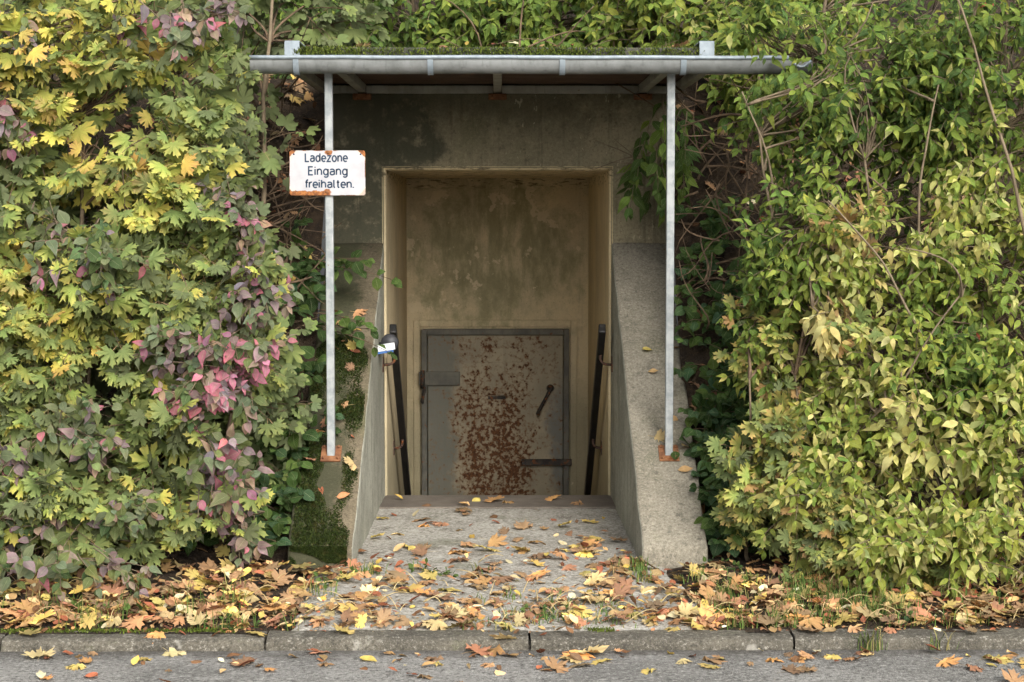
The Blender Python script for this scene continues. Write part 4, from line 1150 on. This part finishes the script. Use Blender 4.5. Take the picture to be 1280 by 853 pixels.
for _ in range(26):                                                # wing walls
    s = -1 if rng.uniform() < .6 else 1; y = rng.uniform(8.36, 9.6)
    lay(s * rng.uniform(.7, .9), y, wing_top(y) + .004, tilt=.1, nrm=unit(np.array([0, -.6, .8])), size=rng.uniform(.04, .075))
for _ in range(70): lay(rng.uniform(-.9, .95), rng.uniform(8.62, 10.4), 2.44, tilt=.3)
for _ in range(900):                                               # litter on the bank
    s = -1 if rng.uniform() < .5 else 1
    x, y = s * rng.uniform(.98, 2.6), rng.uniform(8.3, 10.6)
    lay(x, y, ground_z(x, y) + .01, tilt=.4, nrm=unit(np.array([0, -.6, .8])), cw=None if rng.uniform() < .15 else ({'brown': 3, 'russet': 2}), kd='dry_maple' if rng.uniform() < .5 else 'dry_oval')

# -- small weeds in the litter and straw-like stalks
for (x, y, lab) in ((-.72, 7.75, 'small green weed at the foot of the mossy wing wall'), (-1.55, 7.12, 'small green weed behind the kerb at far left'), (-.25, 7.95, 'small green weed in the middle of the path'),
                    (1.0, 7.95, 'small bluish green weed at the foot of the bare wing wall'), (1.55, 7.1, 'small green weed behind the kerb at far right'), (.2, 7.15, 'small green weed on the path near the kerb'), (-1.05, 7.0, 'small green weed behind the kerb left of the path')):
    S = Shrub('weed_seedling', lab, 'weed', (x, y, gz(x, y)))
    for k in range(7):
        a = rng.uniform(0, 6.28); d = unit(np.array([math.cos(a), math.sin(a) - .3, .5]))
        S.shoot((x + rng.normal(0, .03), y + rng.normal(0, .03), gz(x, y)), d, .07, 2, 'round', .034, {'green': 3, 'dark': 1, 'blue': 1.5 if 'bluish' in lab else .2}, unit(np.array([0, -.5, .9])), .3, False, 2, .0018)
    S.finish(); shrubs.append(S)
stalks = []
for _ in range(110):
    x, y = rng.uniform(-2.2, 2.2), 6.95 + abs(rng.normal(0, .5))
    if y > 8.05 and abs(x) > .6: continue
    a = rng.uniform(0, math.pi); L = rng.uniform(.06, .16); p = np.array([x, y, gz(x, y) + .012]); q = p + np.array([math.cos(a) * L, math.sin(a) * L * .6, rng.uniform(0, .05)])
    stalks.append(tube_np(bez(p, p * .6 + q * .4 + UP * rng.uniform(.01, .05), p * .3 + q * .7 + UP * rng.uniform(.0, .05), q, 6), np.linspace(.0022, .0011, 6), 4))
V, T = join_np(stalks)
tag(link('dry_stalks', mesh_np('dry_stalks', V, T), 'straw'), 'thin straw coloured leaf stalks scattered over the litter', 'stalks', kind='stuff')

covs = coverage([s.b for s in shrubs] + [fallen])
for s, cv in zip(shrubs, covs):
    flush(s.b, s.root, cv, 300)
ADJ = {'yellow': 'bright yellow', 'orange': 'orange', 'brown': 'brown', 'pale': 'pale buff', 'russet': 'dark russet', 'tan': 'tan', 'cream': 'cream coloured'}
FL = {}
def fallen_label(o, kd, cls, p):
    x, y = p[0], p[1]
    if y < 6.76: zone = 'on the road ' + ('at left' if x < -.7 else 'at right' if x > .8 else 'before the path')
    elif y < 6.92: zone = 'on the kerb'
    elif p[2] > 2.3: zone = 'on the canopy roof'
    elif abs(x) < .68 and y > 9.66: zone = 'on the dark sill'
    elif abs(x) < .68: zone = 'on the ' + ('path near the kerb' if y < 7.3 else 'middle of the path' if y < 8.2 else 'path near the sill')
    elif y > 8.3 and abs(x) < .95: zone = 'on the mossy wing wall' if x < 0 else 'on the bare wing wall'
    elif x < 0: zone = 'in litter ' + ('under the maple' if y > 7.5 else 'behind the kerb, far left' if x < -1.4 else 'behind the kerb, left of path')
    else: zone = 'in litter ' + ('under the privet' if y > 7.5 else 'behind the kerb, far right' if x > 1.3 else 'behind the kerb, right of path')
    FL.setdefault((f"{ADJ[cls]} {'maple' if kd == 'dry_maple' else 'oval'} leaf", zone), []).append(o)
ORD = ['leftmost', 'second', 'third', 'fourth', 'fifth', 'sixth', 'seventh', 'eighth', 'ninth', 'tenth', 'eleventh', 'twelfth', 'thirteenth', 'fourteenth', 'fifteenth', 'sixteenth', 'seventeenth', 'eighteenth', 'nineteenth', 'twentieth']
lit = flush(fallen, None, covs[-1], 300, 'fallen_leaf', 'leaf_litter', 3, fallen_label)
for (what, zone), obs in FL.items():
    obs.sort(key=lambda o: o.matrix_basis[0][3] if False else o.location.x)
    for k, o in enumerate(obs):
        if len(obs) == 1: l = f'{what} {zone}'
        elif k < 20: l = f"{ORD[k]} {'' if k == 0 else 'from left '}{what} {zone}"
        else: l = f'one of the {what} {zone}'
        tag(o, l, 'leaf', 'fallen autumn leaves')
tag(lit, 'autumn leaf litter of small brown and yellow leaves on the ground', 'leaf litter', kind='stuff')

# ------------------------------------------------------------------ grass and moss
def blades(pts, lens, width, cols, name, label, cat, lean=.5, seg=3):
    n = len(pts); pts = np.asarray(pts, float); lens = np.asarray(lens, float)
    a = rng.uniform(0, 2 * math.pi, n); z0 = np.zeros(n)
    dv = np.c_[np.cos(a), np.sin(a), z0]; sv = np.c_[-np.sin(a), np.cos(a), z0]
    ln = rng.uniform(.1, 1, n) * lean
    V = np.zeros((n, 2 * seg + 1, 3))
    for k in range(seg):
        t = k / seg; p = pts + UP * (lens * t)[:, None] + dv * (lens * ln * t * t)[:, None]; w = width * (1 - t * .6) * .5
        V[:, 2 * k] = p - sv * w; V[:, 2 * k + 1] = p + sv * w
    V[:, -1] = pts + UP * (lens * (1 - .25 * ln))[:, None] + dv * (lens * ln)[:, None]
    tt = []
    for k in range(seg - 1): tt += [(2 * k, 2 * k + 1, 2 * k + 3), (2 * k, 2 * k + 3, 2 * k + 2)]
    tt.append((2 * seg - 2, 2 * seg - 1, 2 * seg))
    Ts = (np.arange(n)[:, None, None] * (2 * seg + 1) + np.array(tt)[None]).reshape(-1, 3)
    Vs = V.reshape(-1, 3)
    Cs = np.repeat(np.array(cols)[rng.integers(len(cols), size=n)] * rng.uniform(.7, 1.3, (n, 1)), 2 * seg + 1, 0)
    o = link(name, mesh_np(name, Vs, Ts, Cs, np.zeros((len(Vs), 2))), 'blade')
    return tag(o, label, cat, kind='stuff')
gp, gl = [], []
def tufts(n, fx, fy, nb, hmin, hmax, sp=.035):
    for _ in range(n):
        x, y = fx(), fy()
        for _ in range(nb):
            xx, yy = x + rng.normal(0, sp), max(6.91, y + rng.normal(0, sp))
            if abs(xx) < .96 and yy > WF - .05: continue
            gp.append((xx, yy, gz(xx, yy) - .005)); gl.append(rng.uniform(hmin, hmax))
tufts(60, lambda: rng.uniform(.85, 1.6), lambda: rng.uniform(6.95, 7.75), 30, .025, .085)
tufts(30, lambda: rng.uniform(1.5, 2.6), lambda: rng.uniform(6.93, 7.5), 14, .04, .11)
tufts(34, lambda: rng.uniform(-.1, .55), lambda: rng.uniform(6.95, 7.5), 14, .015, .05)
tufts(40, lambda: rng.uniform(-2.4, -.7), lambda: rng.uniform(6.93, 7.6), 14, .03, .11)
tufts(10, lambda: -.62 + rng.normal(0, .05), lambda: rng.uniform(7.9, 8.4), 12, .03, .1, .02)
tufts(12, lambda: rng.uniform(-.4, .0), lambda: rng.uniform(7.9, 8.5), 12, .02, .07, .03)
tufts(10, lambda: .63 + rng.normal(0, .04), lambda: rng.uniform(7.7, 8.25), 14, .03, .09, .03)
blades(gp, gl, .005, [(.075, .13, .03), (.10, .17, .04), (.13, .19, .05), (.28, .25, .09)], 'grass', 'thin grass growing through the fallen leaves behind the kerb', 'grass', .8)
def kerb_tuft(x, y, z, label, n, h):
    P = [(x + rng.normal(0, .03), y + rng.normal(0, .008), z) for _ in range(n)]
    o = blades(P, rng.uniform(h * .5, h, n), .0045, [(.13, .18, .05), (.3, .26, .11), (.09, .14, .04)], 'grass_tuft', label, 'grass', 1.0)
    del o['kind']; o['group'] = 'grass tufts in the kerb'
kerb_tuft(1.42, 6.76, .0, 'small grass tuft growing against the kerb face at right', 40, .13)
kerb_tuft(1.68, 6.765, .0, 'thin wispy grass tuft against the kerb face, furthest right', 14, .11)
mp, ml = [], []
for _ in range(9000):
    x, y = rng.uniform(-2.6, 2.6), 6.9 + rng.normal(0, .016)
    k = noise.noise(Vector((x * 2.3, 3, 1.5))) + (.25 if x < -1 else -.05)
    if k > 0: mp.append((x, max(6.85, y), .047)); ml.append(rng.uniform(.004, .014))
blades(mp, ml, .005, [(.09, .12, .02), (.12, .16, .025), (.06, .08, .018)], 'moss', 'thin moss line along the back edge of the kerb', 'moss', .9, 2)
mp, ml = [], []
for _ in range(52000):                                             # moss on the left wing wall
    x, y = rng.uniform(-WO, -.66), rng.uniform(WF + .01, 9.75)
    e = (x + .72) / .14
    k = noise.noise(Vector((x * 4.5, y * 3.2, 2.0))) * .8 + noise.noise(Vector((x * 15, y * 11, 7.0))) * .35 - .7 * max(0, e) + .30 - .25 * max(0, y - 9.0)
    k -= .45 * max(0, 1 - abs(x + .79 + .03 * noise.noise(Vector((x * 9, y * 9, 3)))) / .07) * float(smooth((y - 8.28) / .2) * smooth((8.70 - y) / .1))
    k -= 1.2 * float(smooth((y - 9.2) / .6))
    if k > 0: mp.append((x, y, wing_top(y) - .002)); ml.append(rng.uniform(.003, .015) * min(1.2, .25 + k * 2.4))
for _ in range(5000):
    x, z = rng.uniform(-WO, -.68), .06 + .095 * rng.uniform() ** .6
    if noise.noise(Vector((x * 8, z * 14, 3.3))) + (z - .1) * 9 > 0: mp.append((x, WF - .006, z)); ml.append(rng.uniform(.004, .011))
blades(mp, ml, .008, [(.03, .046, .011), (.045, .062, .014), (.022, .032, .011)], 'moss', 'dark green moss on the left wing wall', 'moss', .9, 2)
mp, ml = [], []
for _ in range(20000):
    x, y = rng.uniform(RX0 + .03, RX1 - .03), 8.58 + abs(rng.normal(0, .5))
    if y > 10.4 or noise.noise(Vector((x * 3, y * 2, 5))) + .5 * noise.noise(Vector((x * 9, y * 7, 2))) < (-.2 if x < .6 else .05) : continue
    h = max(.004, .015 + .016 * noise.noise(Vector((x * 5, y * 5, 1))) + .012 * noise.noise(Vector((x * 19, y * 19, 4))))
    fr = rng.uniform() < .35
    if fr: y = rng.uniform(8.54, 8.575)
    mp.append((x, y, 2.424 if not fr else rng.uniform(2.385, 2.42))); ml.append(rng.uniform(.3, 1.0) * h)
blades(mp, ml, .007, [(.085, .12, .02), (.13, .165, .028), (.05, .07, .018)], 'moss', 'bright green moss cushion on the canopy roof behind the gutter', 'moss', .8, 2)
print('objects', len(scene.objects))
